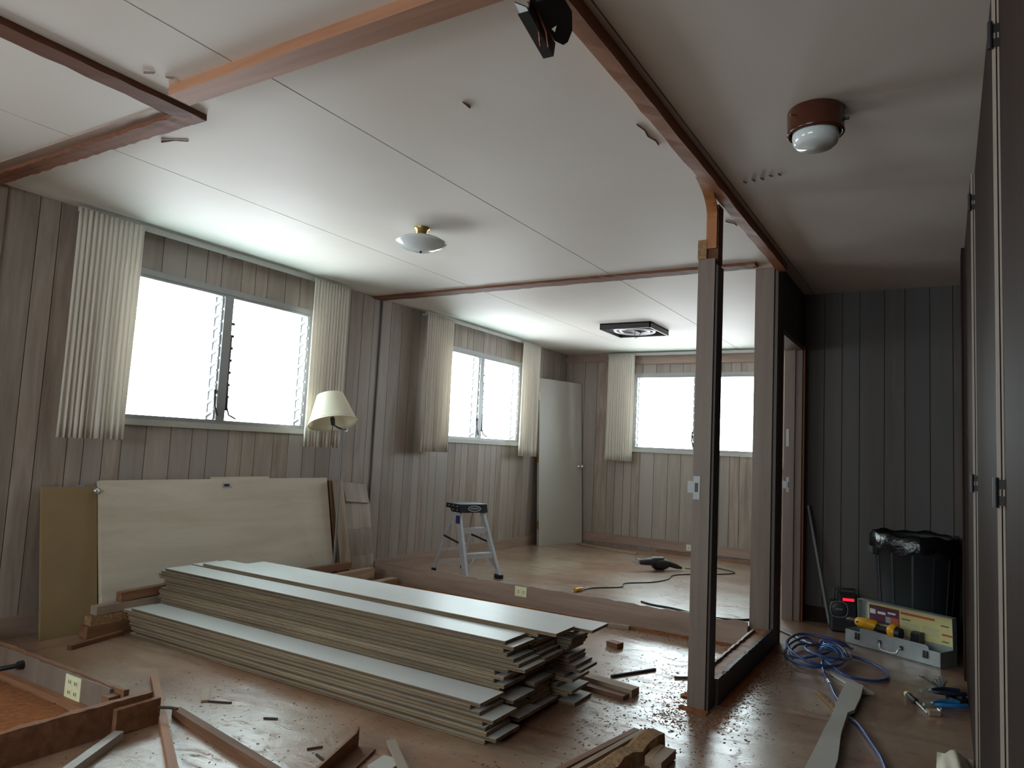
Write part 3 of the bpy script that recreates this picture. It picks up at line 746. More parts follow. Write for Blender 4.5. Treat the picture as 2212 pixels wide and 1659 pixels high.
# ------------------------------------------------------------------ the pile of long boards
def board_mesh(Lg, wd, th):
    """tongue and groove board: painted top, bare edges; local X along the board, origin at its base"""
    h = th; g = .006
    prof = [(0, 0), (wd, 0), (wd, h*.34), (wd+g, h*.36), (wd+g, h*.64), (wd, h*.66), (wd, h), (0, h), (0, h*.68), (g, h*.66), (g, h*.34), (0, h*.32)]
    n = len(prof); m = MB(); m.v = [(0, y, z) for y, z in prof]+[(Lg, y, z) for y, z in prof]
    fs = [tuple(range(n))[::-1], tuple(range(n, 2*n))]+[(i, (i+1) % n, n+(i+1) % n, n+i) for i in range(n)]
    for i, f in enumerate(fs):
        m.f.append(f); m.m.append(1 if i == 2+6 else 0); m.smooth.append(False)
    return m.mesh('long_board', ['board_edge', 'board_paint'])
TH = .0164
BM = [board_mesh(2.38+.016*k, .178+.002*(k % 3), TH-.0026) for k in range(6)]
ORD = 'second third fourth fifth sixth seventh eighth ninth tenth eleventh twelfth thirteenth fourteenth fifteenth sixteenth seventeenth eighteenth nineteenth twentieth twenty-first twenty-second'.split()
def stack(n, y0, label, top_label, group, z_skip=(), xs=None):
    for k in range(n):
        if k in z_skip: continue
        o = bpy.data.objects.new('long_board', BM[random.randrange(6)]); COL.objects.link(o)
        o.location = (-3.985+random.uniform(-.05, .035), y0+random.uniform(-.010 if y0 < 2.5 else -.005, .003), .002+k*TH)
        o.rotation_euler = (0, 0, random.uniform(-.001, .001))
        if y0 < 2.5 and k < 3: o.location.x += .06
        if k == n-1: o.location.x = xs if xs else -3.97; o.location.y = y0; tag(o, top_label, 'board', group)
        else: tag(o, ORD[n-2-k]+' long board from the top of the '+label, 'board', group)
GRP = 'long boards in the big pile'
stack(9, 2.452, 'low front row of the big pile', 'topmost pale board of the low front row of the big pile', GRP, xs=-3.955)
stack(21, 2.651, 'tall middle row of the big pile', 'topmost pale board of the tall middle row of the big pile', GRP, xs=-3.975)
stack(22, 2.850, 'tall back row of the big pile', 'topmost pale board of the tall back row of the big pile', GRP, xs=-3.90)
o = bpy.data.objects.new('long_board', BM[2]); COL.objects.link(o); o.location = (-3.80, 3.046, 20.1*TH); o.rotation_euler = (0, 0, .012)
tag(o, 'pale board sticking out farthest behind the back row of the big pile', 'board', GRP)
for k in range(20):
    o = bpy.data.objects.new('long_board', BM[random.randrange(6)]); COL.objects.link(o)
    o.location = (-3.93+random.uniform(-.05, .07), 3.049+random.uniform(-.003, .004), .002+k*TH); o.rotation_euler = (0, 0, random.uniform(-.001, .001))
    tag(o, 'long board stacked in the hindmost row of the big pile', 'board', GRP)
# offcuts poking out of the right end of the pile
def loose(name, label, cat, a, b, wd, h, mat, group=None, bevel=.0, roll=0.0):
    o = rotbox(name, a, b, wd, h, mat, None, bevel, roll); return tag(o, label, cat, group)
loose('short_plank', 'pale-topped offcut on the floor by the ragged end of the pile', 'plank', (-1.66, 3.42, .02), (-1.28, 3.36, .02), .07, .036, 'lumber_x')
loose('short_plank', 'thin dark offcut lying beside the pale-topped one at the pile end', 'plank', (-1.62, 3.33, .012), (-1.30, 3.29, .012), .05, .02, 'lumber_brown')
loose('wood_offcut', 'small square wood offcut alone on the shiny floor', 'offcut', (-1.745, 4.12, .016), (-1.665, 4.10, .016), .06, .032, 'lumber_brown')
loose('floor_strip', 'long pale strip lying in front of the bedroom partition stub', 'strip', (-2.62, 4.44, .012), (-1.80, 4.58, .012), .05, .022, 'lumber_x')
# lumber heaped at the left end of the pile
for k, (lab, a, b, wd, h, mt) in enumerate((
    ('thin dark stick on the floor at the pile end by the tan door', (-3.90, 2.10, .012), (-3.985, 2.43, .012), .03, .022, 'lumber_brown'),
    ('wide brown plank lying lowest at the pile end by the tan door', (-4.055, 2.25, .034), (-4.062, 2.72, .034), .075, .066, 'lumber_brown'),
    ('yellowish plank in the middle of the heap at the pile end by the tan door', (-4.058, 2.27, .092), (-4.065, 2.74, .092), .06, .048, 'torn_wood'),
    ('pale plank resting on top of the heap at the pile end by the tan door', (-4.062, 2.30, .142), (-4.072, 2.78, .150), .062, .048, 'lumber_x'),
    ('short grey plank end resting above the heap at the pile end by the tan door', (-4.068, 2.44, .196), (-4.075, 2.80, .208), .05, .05, 'lumber_brown'))):
    loose('lumber_plank', lab, 'plank', a, b, wd, h, mt)
# lumber behind the pile
loose('lumber_plank', 'dark red-brown plank lying behind the pile near the lamp', 'plank', (-4.055, 3.72, .17), (-4.075, 4.31, .165), .05, .05, 'lumber_brown')
loose('lumber_plank', 'grey plank under the dark red-brown one behind the pile', 'plank', (-4.00, 3.80, .095), (-4.02, 4.52, .092), .06, .075, 'lumber_x')
loose('lumber_plank', 'blunt pale plank on the floor behind the pile, end toward the partition stub', 'plank', (-3.86, 3.95, .028), (-3.88, 4.64, .028), .075, .052, 'lumber_x')

# ------------------------------------------------------------------ stepladder
wv = Vector((.14, .35, 0)).normalized(); ang = math.atan2(wv.y, wv.x)
t = thing('step_ladder', 'small aluminium stepladder with a dark plastic top cap', 'ladder', (-3.475, 5.34, 0), ang)
# local x: width, local y: toward the rear legs, z up ; feet of the front rails at y=0
Wb, Wt, Hh, Dp = .178, .128, .635, .56
def rail(name, x0, x1, y0, y1, mat, wd, h): return obj(name, MB().beam((x0, y0, .018), (x1, y1, Hh-.03), wd, h, 0, (0, 1, 0)), mat, t)
for s in (-1, 1):
    r = rail('front_rail', s*Wb, s*Wt, 0, .26, 'aluminium', .018, .062)
    obj('rail_flange', MB().beam((s*(Wb-.004), -.028, .02), (s*(Wt-.004), .232, Hh-.03), .026, .006, 0, (0, 1, 0)), 'aluminium', r)
    obj('foot', MB().box(s*Wb-.022, -.04, 0, s*Wb+.022, .045, .034), 'black_plastic', t, bevel=.004)
    rail('rear_leg', s*(Wb-.02), s*(Wt-.02), Dp, .33, 'aluminium', .018, .028)
    obj('foot', MB().box(s*(Wb-.02)-.015, Dp-.018, 0, s*(Wb-.02)+.015, Dp+.018, .025), 'black_plastic', t)
    obj('spreader_bar', MB().beam((s*.158, .155, .30), (s*.150, .43, .335), .006, .018), 'dark_bronze', t)
for z in (.215, .425):
    f = z/(Hh-.03); hw = Wb+(Wt-Wb)*f; y = .26*f
    st_ = obj('step', MB().box(-hw+.008, y-.035, z-.004, hw-.008, y+.045, z).box(-hw+.004, y-.037, z-.045, hw-.004, y-.033, z).box(-hw+.008, y+.042, z-.03, hw-.008, y+.045, z), 'aluminium', t)
    for s in (-1, 1): obj('rivet', MB().lathe([(.007, 0), (.005, .003), (0, .004)], 8, M=Matrix.Translation((s*(hw-.012), y-.037, z-.022)) @ Matrix.Rotation(PI/2, 4, 'X')), 'steel', st_)
for s in (-1, 1):
    obj('corner_brace', MB().beam((s*(Wb-.008), .01, .05), (s*.045, .06, .185), .006, .022), 'aluminium', t)
obj('rear_rung', MB().beam((-Wb+.03, .475, .20), (Wb-.03, .475, .20), .012, .022), 'aluminium', t)
obj('rear_rung', MB().beam((-Wb+.03, .53, .09), (Wb-.03, .53, .09), .012, .022), 'aluminium', t)
capp = MB()
poly = [(.175, Hh-.075), (.195, Hh), (.42, Hh), (.425, Hh-.045), (.35, Hh-.045), (.33, Hh-.075)]
Mc = Matrix(((0, 0, 1, -Wt-.022), (1, 0, 0, 0), (0, 1, 0, 0), (0, 0, 0, 1)))
cap = obj('top_cap', capp.prism(poly, 2*Wt+.044, 0, Mc), 'navy_plastic', t, bevel=.004)
for k, (y, z) in enumerate(((.23, .02), (.30, .02), (.37, .02), (.23, .055), (.30, .055))):
    obj('rivet', MB().lathe([(.006, 0), (.004, .003), (0, .004)], 8, M=Matrix.Translation((-Wt-.022, y, Hh-z)) @ Matrix.Rotation(-PI/2, 4, 'Y')), 'steel', cap)
Ml = Matrix.Translation((.005, .1845, Hh-.040)) @ Matrix.Rotation(math.radians(90-15), 4, 'X')
ring = MB(); vs = []; n = 40
for i in range(n):
    a = 2*PI*i/n
    for rx, ry, z in ((.068, .027, 0), (.060, .021, 0), (.060, .021, .0022), (.068, .027, .0022)): vs.append(Ml @ Vector((rx*math.cos(a), ry*math.sin(a), z)))
obj('logo_ring', ring.add(vs, [(4*i+k, 4*i+(k+1) % 4, 4*((i+1) % n)+(k+1) % 4, 4*((i+1) % n)+k) for i in range(n) for k in range(4)]), 'silver_print', cap)
def text_mesh(txt, size, depth, mat):
    cu = bpy.data.curves.new('lettering', 'FONT'); cu.body = txt; cu.size = size; cu.extrude = depth; cu.align_x = 'CENTER'; cu.align_y = 'CENTER'
    to = bpy.data.objects.new('lettering', cu); COL.objects.link(to)
    dg = bpy.context.evaluated_depsgraph_get(); me = bpy.data.meshes.new_from_object(to.evaluated_get(dg)); bpy.data.objects.remove(to)
    me.materials.clear(); me.materials.append(MATS[mat]); return me
lo = obj('logo_lettering', text_mesh('WERNER', .023, .0012, 'silver_print'), None, cap); lo.matrix_local = Ml @ Matrix.Translation((0, 0, .0008))
obj('side_label', MB().box(-Wt-.045+.02, .175, Hh-.17, -Wt-.043+.02, .24, Hh-.10), 'blue_sticker', t)

# ------------------------------------------------------------------ power tool and cords on the bedroom floor
wd_ = Vector((.33, .28, 0)).normalized(); ang = math.atan2(wd_.y, wd_.x)
t = thing('reciprocating_saw', 'dark grey corded power saw lying on the bedroom floor', 'power tool', (-2.50, 7.08, 0), ang+.15)
obj('gear_housing', MB().tube([(-.20, 0, .085), (-.16, 0, .085), (-.06, 0, .088), (-.02, 0, .09)], [.026, .032, .040, .042], 14), 'cord_dark', t)
obj('motor_housing', MB().tube([(-.05, 0, .07), (-.02, 0, .062), (.05, 0, .062), (.10, 0, .066)], [.045, .060, .060, .045], 16), 'black_plastic', t)
obj('top_cover', MB().box(-.07, -.03, .115, .06, .03, .135), 'grey_plastic', t, bevel=.008)
obj('shoe', MB().box(-.245, -.03, .06, -.238, .03, .115).box(-.245, -.03, .105, -.20, .03, .115), 'steel', t)
obj('blade', MB().box(-.29, -.002, .078, -.20, .002, .092), 'steel', t)
obj('handle', MB().tube([(.08, 0, .075), (.15, 0, .055), (.22, 0, .035), (.27, 0, .022)], [.036, .026, .022, .012], 12), 'black_plastic', t)
obj('handle_top', MB().beam((.09, 0, .100), (.22, 0, .056), .030, .008), 'grey_plastic', t)
def smooth_path(pts, n=8, closed=False):
    P = [Vector(p) for p in pts]; out = []
    N_ = len(P)
    for i in range(N_ if closed else N_-1):
        p0 = P[(i-1) % N_] if (closed or i > 0) else P[i]; p1 = P[i]; p2 = P[(i+1) % N_]; p3 = P[(i+2) % N_] if (closed or i+2 < N_) else p2
        for k in range(n):
            u = k/n; out.append(.5*((2*p1)+(-p0+p2)*u+(2*p0-5*p1+4*p2-p3)*u*u+(-p0+3*p1-3*p2+p3)*u**3))
    if not closed: out.append(P[-1])
    return out
c1 = [(-2.29, 7.30, .022), (-2.22, 7.40, .015), (-2.24, 7.62, .006), (-2.30, 7.78, .006), (-2.05, 7.70, .006), (-1.86, 7.56, .006), (-1.90, 7.38, .006), (-2.12, 7.14, .006), (-2.27, 6.90, .006), (-2.24, 6.62, .006), (-2.30, 6.36, .006), (-2.46, 6.12, .006), (-2.42, 5.92, .006), (-2.58, 5.70, .006), (-2.61, 5.50, .008)]
t = thing('electric_cable', 'thin dark power cord with a yellow plug snaking over the bedroom floor', 'cord')
obj('cable', MB().tube(smooth_path(c1), .0055, 6), 'cord_dark', t)
obj('plug', MB().tube([(-2.61, 5.52, .018), (-2.625, 5.44, .018)], .017, 10), 'yellow_plastic', t)
obj('plug_cap', MB().tube([(-2.605, 5.55, .018), (-2.61, 5.52, .018)], .012, 10), 'label_white', t)
obj('prong', MB().box(-2.632, 5.42, .012, -2.622, 5.442, .016), 'steel', t)
t = tag(obj('extension_cord', MB().tube(smooth_path([(-2.06, 5.47, .007), (-1.95, 5.42, .007), (-1.75, 5.40, .007), (-1.5, 5.32, .007), (-1.30, 5.37, .007), (-1.12, 5.56, .007), (-1.02, 5.32, .007), (-.86, 5.14, .007), (-.78, 5.05, .010)]), .007, 8), 'cord_blue_black'), 'black extension cord running behind the posts from bedroom to hall', 'cord')
loose('floor_strip', 'thin pale strip of trim lying on the bedroom floor by the grey door', 'strip', (-3.95, 8.20, .010), (-3.08, 7.99, .010), .035, .016, 'lumber_x')
loose('floor_strip', 'dark strip of trim lying along the far bedroom baseboard', 'strip', (-3.00, 8.42, .012), (-1.62, 8.30, .012), .025, .02, 'lumber_brown')
ob = thing('wall_outlet', 'white wall outlet low on the far bedroom wall', 'outlet', (0, 0, 0))
outlet(ob, Matrix.Translation((-2.60, YB-.019, .085)) @ Matrix.Rotation(PI/2, 4, 'Y'), 'white_plate')
ob = thing('wall_outlet', 'white wall outlet on the bedroom wall behind the stepladder', 'outlet', (0, 0, 0))
outlet(ob, Matrix.Translation((XL+.019, 6.30, .095)) @ Matrix.Rotation(PI/2, 4, 'Z') @ Matrix.Scale(1.0, 4), 'white_plate')

# ------------------------------------------------------------------ hall end: bin, tool case, radio, stick
t = thing('trash_can', 'large dark trash can lined with a shiny black bag at the hall end', 'trash can', (-.19, 5.50, 0))
obj('body', MB().lathe([(.190, 0), (.196, .01), (.205, .18), (.207, .19), (.238, .66), (.246, .66), (.248, .70), (.238, .705), (.232, .70), (.19, .02)], 40, cap=False).lathe([(.0, .012), (.195, .012)], 40, cap=False), 'can_plastic', t)
for a in range(0, 360, 30):
    c, s = math.cos(math.radians(a)), math.sin(math.radians(a))
    obj('rib', MB().beam((.200*c, .200*s, .04), (.233*c, .233*s, .60), .012, .008, 0, (c, s, 0)), 'can_plastic', t)
for a in (200, 20):
    c, s = math.cos(math.radians(a)), math.sin(math.radians(a))
    obj('handle', MB().box(-.05, -.02, -.025, .05, .02, .025), 'can_plastic', t, (.252*c, .252*s, .60), (0, 0, math.radians(a+90)), .006)
bag = MB(); vs = []; n = 48; prof = [(.225, .60), (.236, .70), (.247, .722), (.258, .712), (.263, .66), (.262, .615)]
for j, (r, z) in enumerate(prof):
    for k in range(n):
        a = 2*PI*k/n; rr = r+.006*math.sin(7*a+j)*random.random()+(.004*math.sin(17*a) if j > 2 else 0); zz = z+(.010*math.sin(5*a+1.3)+.010*math.sin(11*a) if j != 1 else 0)*(1.6 if j == 5 else .6)
        vs.append((rr*math.cos(a), rr*math.sin(a), zz))
obj('bag', bag.add(vs, [(j*n+k, j*n+(k+1) % n, (j+1)*n+(k+1) % n, (j+1)*n+k) for j in range(len(prof)-1) for k in range(n)], 0, True), 'black_bag', t)
obj('bag_fill', MB().lathe([(0, .58), (.12, .60), (.232, .62)], 30, cap=False), 'black_bag', t)

dv = Vector((.536, -.273, 0)).normalized(); ang = math.atan2(dv.y, dv.x)
t = thing('tool_case', 'open grey metal tool case with a yellow instruction sheet inside the lid', 'tool case', (-.573, 5.245, 0), ang)
Lc, Dc, Hc = .600, .185, .092
obj('tray', MB().box(0, 0, 0, Lc, .003, Hc).box(0, Dc-.003, 0, Lc, Dc, Hc).box(0, 0, 0, .003, Dc, Hc).box(Lc-.003, 0, 0, Lc, Dc, Hc).box(0, 0, 0, Lc, Dc, .003), 'galvanised', t)
obj('bottom_seam', MB().box(-.001, -.0012, .004, Lc, 0, .008), 'dark_bronze', t)
obj('front_flap', MB().prism([(0, 0), (.43, 0), (.43, .016), (.415, .026), (0, .026)], .0025, 0, Matrix.Translation((.10, .004, Hc-.002)) @ Matrix.Rotation(PI/2, 4, 'X')), 'galvanised', t)
for x, rr in ((.085, 0), (.515, 0)):
    la = obj('latch', MB().box(x-.016, -.009, Hc-.050, x+.016, 0, Hc-.008), 'dark_bronze', t, bevel=.003)
    obj('latch_loop', MB().tube([(x-.008, -.012, Hc-.012), (x-.010, -.014, Hc-.035), (x+.010, -.014, Hc-.035), (x+.008, -.012, Hc-.012)], .002, 6), 'steel', la)
obj('handle', MB().tube(smooth_path([(.235, -.004, .062), (.245, -.02, .050), (.262, -.030, .028), (.345, -.030, .026), (.362, -.02, .048), (.372, -.004, .060)], 5), .0048, 8), 'steel', t)
for x in (.235, .372): obj('handle_mount', MB().box(x-.010, -.006, .050, x+.010, 0, .074), 'dark_bronze', t)
Lm = Matrix.Translation((0, Dc, Hc)) @ Matrix.Rotation(math.radians(3), 4, 'X')
Hl = .185
lid = obj('lid', MB().box(0, 0, 0, Lc, .0025, Hl, 0, Lm).box(0, -.045, 0, .0025, 0, Hl, 0, Lm).box(Lc-.0025, -.045, 0, Lc, 0, Hl, 0, Lm).box(0, -.045, Hl-.0025, Lc, 0, Hl, 0, Lm), 'galvanised', t)
def sheet(name, x0, z0, x1, z1, mat, lay): return obj(name, MB().box(x0, -.0008*lay-.0004, z0, x1, -.0008*(lay-1), z1, 0, Lm), mat, lid)
sheet('instruction_sheet', .045, .006, Lc-.006, Hl-.006, 'label_paper', 1)
sheet('print_picture', .055, .045, .255, Hl-.030, 'label_purple', 2)
for x0, z0, x1, z1 in ((.060, .100, .098, .130), (.112, .105, .165, .122), (.180, .118, .232, .130)): sheet('print_patch', x0, z0, x1, z1, 'label_white', 3)
sheet('print_patch', .200, .058, .250, .100, 'label_orange', 3); sheet('print_patch', .165, .060, .198, .098, 'label_grey', 3)
for x0, z0, x1, z1 in ((.265, .137, .475, .150), (.515, .062, .592, .073), (.090, .148, .225, .156)): sheet('print_heading', x0, z0, x1, z1, 'label_red', 2)
for x0, z0, x1, z1 in ((.270, .104, .325, .110), (.510, .116, .558, .122), (.515, .024, .555, .029)): sheet('print_heading', x0, z0, x1, z1, 'label_ink', 2)
for k in range(5):
    sheet('print_line', .275, .040+.011*k, .385, .0425+.011*k, 'label_grey', 2); sheet('print_line', .400, .045+.011*k, .500, .0475+.011*k, 'label_grey', 2)

t = thing('cordless_drill', 'yellow and black cordless drill lying across the open tool case', 'drill', (-.50, 5.195, .124), ang)
obj('motor_housing', MB().tube([(-.045, .055, .022), (-.035, .055, .022), (.0, .055, .022), (.085, .055, .022), (.105, .055, .022)], [.012, .026, .034, .034, .024], 16), 'yellow_plastic', t)
obj('chuck', MB().tube([(-.105, .055, .022), (-.09, .055, .022), (-.040, .055, .022)], [.010, .018, .022], 14), 'black_plastic', t)
obj('vent', MB().tube([(-.012, .022, .026), (-.012, .030, .026)], .007, 10), 'label_ink', t)
obj('grip', MB().tube([(.07, .055, .016), (.12, .05, .010), (.20, .045, .010)], [.024, .022, .022], 12), 'black_plastic', t)
obj('battery_foot', MB().tube([(.185, .045, .014), (.20, .045, .016), (.225, .045, .016), (.235, .045, .016)], [.030, .043, .045, .038], 16), 'yellow_plastic', t)
obj('battery', MB().tube([(.232, .045, .012), (.262, .045, .012)], [.038, .034], 14), 'navy_plastic', t)
t = thing('battery_charger', 'small dark grey charger block propped inside the open tool case', 'charger', (-.573, 5.245, 0), ang)
obj('block', MB().prism([(0, 0), (.075, 0), (.070, .145), (.012, .145)], .045, 0, Matrix.Translation((.350, .160, .005)) @ Matrix.Rotation(PI/2, 4, 'X')), 'cord_dark', t, bevel=.004)
obj('face_plate', MB().box(.362, .112, .09, .412, .115, .135), 'black_plastic', t)

t = thing('jobsite_radio', 'black jobsite radio with a glowing red display on the floor', 'radio', (-.625, 5.60, 0), math.radians(14))
obj('case', MB().box(-.085, -.055, 0, .085, .055, .205), 'black_plastic', t, bevel=.012)
obj('head', MB().box(-.035, -.045, .20, .080, .05, .262), 'black_plastic', t, bevel=.008)
obj('display', MB().box(-.010, -.0475, .214, .062, -.044, .232), 'red_display', t)
rg = [(-.035+.056*math.copysign(abs(math.cos(a))**.75, math.cos(a)), -.060, .155+.053*math.copysign(abs(math.sin(a))**.75, math.sin(a))) for a in [2*PI*k/32 for k in range(32)]]
obj('speaker_ring', MB().tube(rg, .0035, 6, closed=True), 'grey_plastic', t)
obj('speaker', MB().lathe([(.050, 0), (.040, .006), (.0, .002)], 24, M=Matrix.Translation((-.035, -.055, .155)) @ Matrix.Rotation(PI/2, 4, 'X')), 'cord_dark', t)
obj('name_bar', MB().box(-.058, -.066, .152, -.012, -.060, .161), 'grey_plastic', t)
obj('antenna', MB().tube([(-.025, .03, .25), (-.03, .04, .30)], .003, 6), 'black_plastic', t)
obj('carry_handle', MB().tube([(-.06, 0, .255-.05), (-.06, 0, .285), (.07, 0, .290), (.07, 0, .255)], .007, 8), 'black_plastic', t)
tag(obj('metal_rod', MB().tube([(-.725, 5.70, .012), (-.885, 5.752, .84)], .0115, 10), 'grey_plastic'), 'thin grey rod leaning in the dark hall corner beside the radio', 'rod')

# ------------------------------------------------------------------ blue hose, boards and tools on the hall floor
random.seed(5)
path = [(-.93+.06, 5.16, .010), (-.83, 5.08, .012), (-.74, 4.98, .016), (-.64, 4.88, .03)]
loops = [(-.675, 4.70, .165, .30, .016), (-.70, 4.72, .115, .22, .030), (-.60, 4.66, .125, .24, .05), (-.66, 4.62, .15, .26, .06)]
for i, (cx, cy, rx, ry, z) in enumerate(loops):
    ph = random.uniform(-.4, .4)
    for k in range(10):
        a = PI/2-2*PI*k/10+ph*0
        path.append((cx+rx*math.cos(a)+random.uniform(-.006, .006), cy+ry*math.sin(a), max(.025, z+.03*math.sin(a+i*1.7)+.002*k)))
path += [(-.56, 4.86, .085), (-.515, 4.98, .03), (-.52, 5.08, .012), (-.62, 5.12, .012), (-.72, 5.00, .015), (-.60, 4.84, .03), (-.42, 4.82, .012), (-.30, 4.66, .010), (-.285, 4.50, .010), (-.36, 4.40, .010), (-.48, 4.36, .026), (-.60, 4.52, .04), (-.60, 4.44, .030), (-.565, 4.30, .014), (-.53, 4.19, .010), (-.475, 3.98, .010), (-.42, 3.83, .010), (-.385, 3.72, .010), (-.335, 3.62, .010), (-.275, 3.44, .010), (-.23, 3.30, .010), (-.19, 3.12, .010), (-.13, 2.90, .010), (-.12, 2.6, .010)]
t = thing('air_hose', 'blue air hose in a loose coil trailing across the hall floor', 'hose')
obj('hose', MB().tube(smooth_path(path, 6), .0078, 8), 'hose_blue', t)
obj('coupling', MB().tube([(-.548, 4.245, .012), (-.528, 4.185, .012)], .0105, 10), 'steel', t)
obj('tie_strap', MB().tube([(-.60+.05*math.cos(a*PI/6), 4.69, .045+.042*math.sin(a*PI/6)) for a in range(12)], .006, 6, closed=True), 'blue_grip', t)
m = MB(); pts_l = [(-.452, 4.24), (-.455, 3.95), (-.448, 3.60), (-.452, 3.40), (-.452, 3.2), (-.455, 2.9), (-.45, 2.7)]
pts_r = [(-.372, 4.20), (-.365, 3.98), (-.370, 3.76), (-.392, 3.70), (-.385, 3.40), (-.362, 3.10), (-.36, 2.7)]
n = len(pts_l); zt = .034
vs = [(x, y, zt) for x, y in pts_l]+[(x, y, zt) for x, y in pts_r]+[(x, y, zt-.014) for x, y in pts_l]+[(x, y, zt-.014) for x, y in pts_r]
fs = []
for i in range(n-1):
    fs += [(i, i+1, n+i+1, n+i), (2*n+i, 3*n+i, 3*n+i+1, 2*n+i+1), (i, 2*n+i, 2*n+i+1, i+1), (n+i, n+i+1, 3*n+i+1, 3*n+i)]
fs += [(0, n, 3*n, 2*n), (n-1, 3*n-1, 4*n-1, 2*n-1)]
tag(obj('splintered_board', m.add(vs, fs), 'door_grey'), 'long pale splintered board lying over the blue hose', 'board')
loose('short_board', 'short pale board crossing the end of the long splintered one', 'board', (-.61, 4.53, .008), (-.345, 4.15, .009), .062, .013, 'door_grey')
loose('wood_splinter', 'thin tan splinter pointing at the long splintered board', 'splinter', (-.565, 4.02, .008), (-.44, 3.76, .008), .018, .008, 'torn_wood')

t = thing('screwdriver', 'screwdriver with a yellow-tipped black handle on the hall floor', 'screwdriver', (-.185, 4.27, .016), math.atan2(-.30, .125))
obj('cap', MB().lathe([(.0, 0), (.012, .004), (.015, .016), (.014, .032)], 14, M=Matrix.Rotation(PI/2, 4, 'Y')), 'pale_yellow', t)
obj('handle', MB().lathe([(.014, .030), (.016, .05), (.013, .09), (.016, .115), (.010, .13)], 14, M=Matrix.Rotation(PI/2, 4, 'Y')), 'black_plastic', t)
obj('shaft', MB().tube([(.125, 0, 0), (.26, 0, -.008)], .0048, 8), 'steel', t)
def pliers(label, loc, rz, grip):
    t = thing('pliers', label, 'pliers', loc, rz)
    for s in (-1, 1):
        h = smooth_path([(.0, s*.004, .012), (.03, s*.020, .013), (.09, s*.034, .014), (.16, s*.026, .012)], 6)
        obj('grip', MB().tube(h, [.006+.005*min(1, i/6) for i in range(len(h))], 8), grip, t)
        obj('jaw', MB().prism([(-.055, 0), (-.05, s*.006), (-.02, s*.013), (.006, s*.012), (.006, 0)], .012), 'galvanised', t, (0, 0, .006))
    obj('pivot', MB().lathe([(.009, .004), (.009, .020), (0, .022)], 12), 'steel', t)
pliers('pliers with dark navy grips lying on top of the tool heap', (-.075, 4.30, .030), math.atan2(.10, .16), 'dark_grip')
pliers('pliers with bright blue grips under the navy ones', (-.065, 4.17, .004), math.atan2(.12, .15), 'blue_grip')
t = thing('wire_brush', 'spread grey wire brush at the back of the tool heap', 'brush', (-.030, 4.42, .01), math.atan2(.19, -.06))
for k in range(9):
    a = math.radians(-26+6.5*k)
    obj('bristle_tuft', MB().beam((0, 0, .014), (.15*math.cos(a), .15*math.sin(a), .03+.012*math.sin(k)), .012, .006, 0, (0, 0, 1), .5), 'bristle', t)
obj('ferrule', MB().box(-.03, -.016, .002, .012, .016, .028), 'galvanised', t, bevel=.003)
t = thing('steel_socket', 'tiny shiny steel socket in the tool heap', 'socket', (-.035, 4.055, 0))
obj('barrel', MB().lathe([(.008, 0), (.010, .002), (.010, .018), (.012, .020), (.012, .034), (.006, .034), (.006, .028)], 16), 'steel', t)
t = thing('tape_roll', 'dark round tape roll beside the closet in the tool heap', 'tape roll', (.035, 4.33, 0))
obj('roll', MB().lathe([(.026, 0), (.046, 0), (.048, .004), (.048, .026), (.046, .030), (.026, .030), (.026, 0)], 28, cap=False), 'black_plastic', t)
loose('wood_chunk', 'small broken wood chunk lying below the tool heap', 'offcut', (-.085, 4.035, .012), (-.040, 4.06, .012), .035, .022, 'lumber_x')
cl = MB(); vs = []; nu, nv = 20, 12
for j in range(nv+1):
    for i in range(nu+1):
        u, v = i/nu*2-1, j/nv*2-1; r2 = min(1, u*u*.9+v*v*.9); vs.append((.02+.062*u, 3.22+.32*v, max(.002, .070*(1-r2)**.6+.006*math.sin(7*u+3*v)*(1-r2))))
o = obj('dust_cloth', cl.add(vs, [(j*(nu+1)+i, j*(nu+1)+i+1, (j+1)*(nu+1)+i+1, (j+1)*(nu+1)+i) for j in range(nv) for i in range(nu)], 0, True), 'cloth_cream')
tag(o, 'crumpled cream cloth at the foot of the closet doors', 'cloth')

# ------------------------------------------------------------------ foreground sticks and offcuts
loose('wood_stick', 'pale square stick lying against the low stub, slanting toward the doorway side', 'stick', (-2.650, 1.64, .016), (-2.46, 1.33, .016), .036, .03, 'door_grey')
loose('wood_stick', 'long tan stick passing behind the low stub end', 'stick', (-3.16, 2.10, .014), (-2.22, 1.58, .014), .030, .026, 'raw_fir_x')
loose('wood_stick', 'long brown-sided stick slanting away from the low stub corner', 'stick', (-2.69, 1.90, .018), (-1.86, 1.76, .018), .034, .034, 'lumber_brown')
loose('wood_stick', 'dark board lying just behind the outlet stub', 'stick', (-3.82, 1.92, .012), (-3.0, 1.80, .012), .04, .022, 'lumber_brown')
loose('wood_splinter', 'pale short splinter lying flat behind the low stub', 'splinter', (-2.86, 2.16, .005), (-2.74, 2.07, .005), .030, .008, 'lumber_x')
tag(obj('bent_nail', MB().tube([(-2.66, 1.80, .07), (-2.62, 1.82, .072), (-2.59, 1.835, .070)], .006, 6), 'splinter_dark'), 'rusty nail jutting from the low stub end', 'nail')
t = thing('corner_bracket', 'dark folded angle offcut standing on the floor beside a flat pale strip', 'offcut', (-1.90, 2.125, 0), math.radians(-72))
obj('leg', MB().prism([(0, 0), (.38, 0), (.38, .055), (.02, .065), (0, .08)], .010, 0, Matrix.Rotation(PI/2, 4, 'X')), 'lumber_brown', t)
obj('leg', MB().box(0, 0, 0, .38, .07, .010), 'lumber_brown', t)
loose('wood_strip', 'flat pale strip lying beside the dark angle offcut', 'strip', (-1.815, 2.21, .022), (-1.58, 2.02, .022), .034, .010, 'lumber_x')
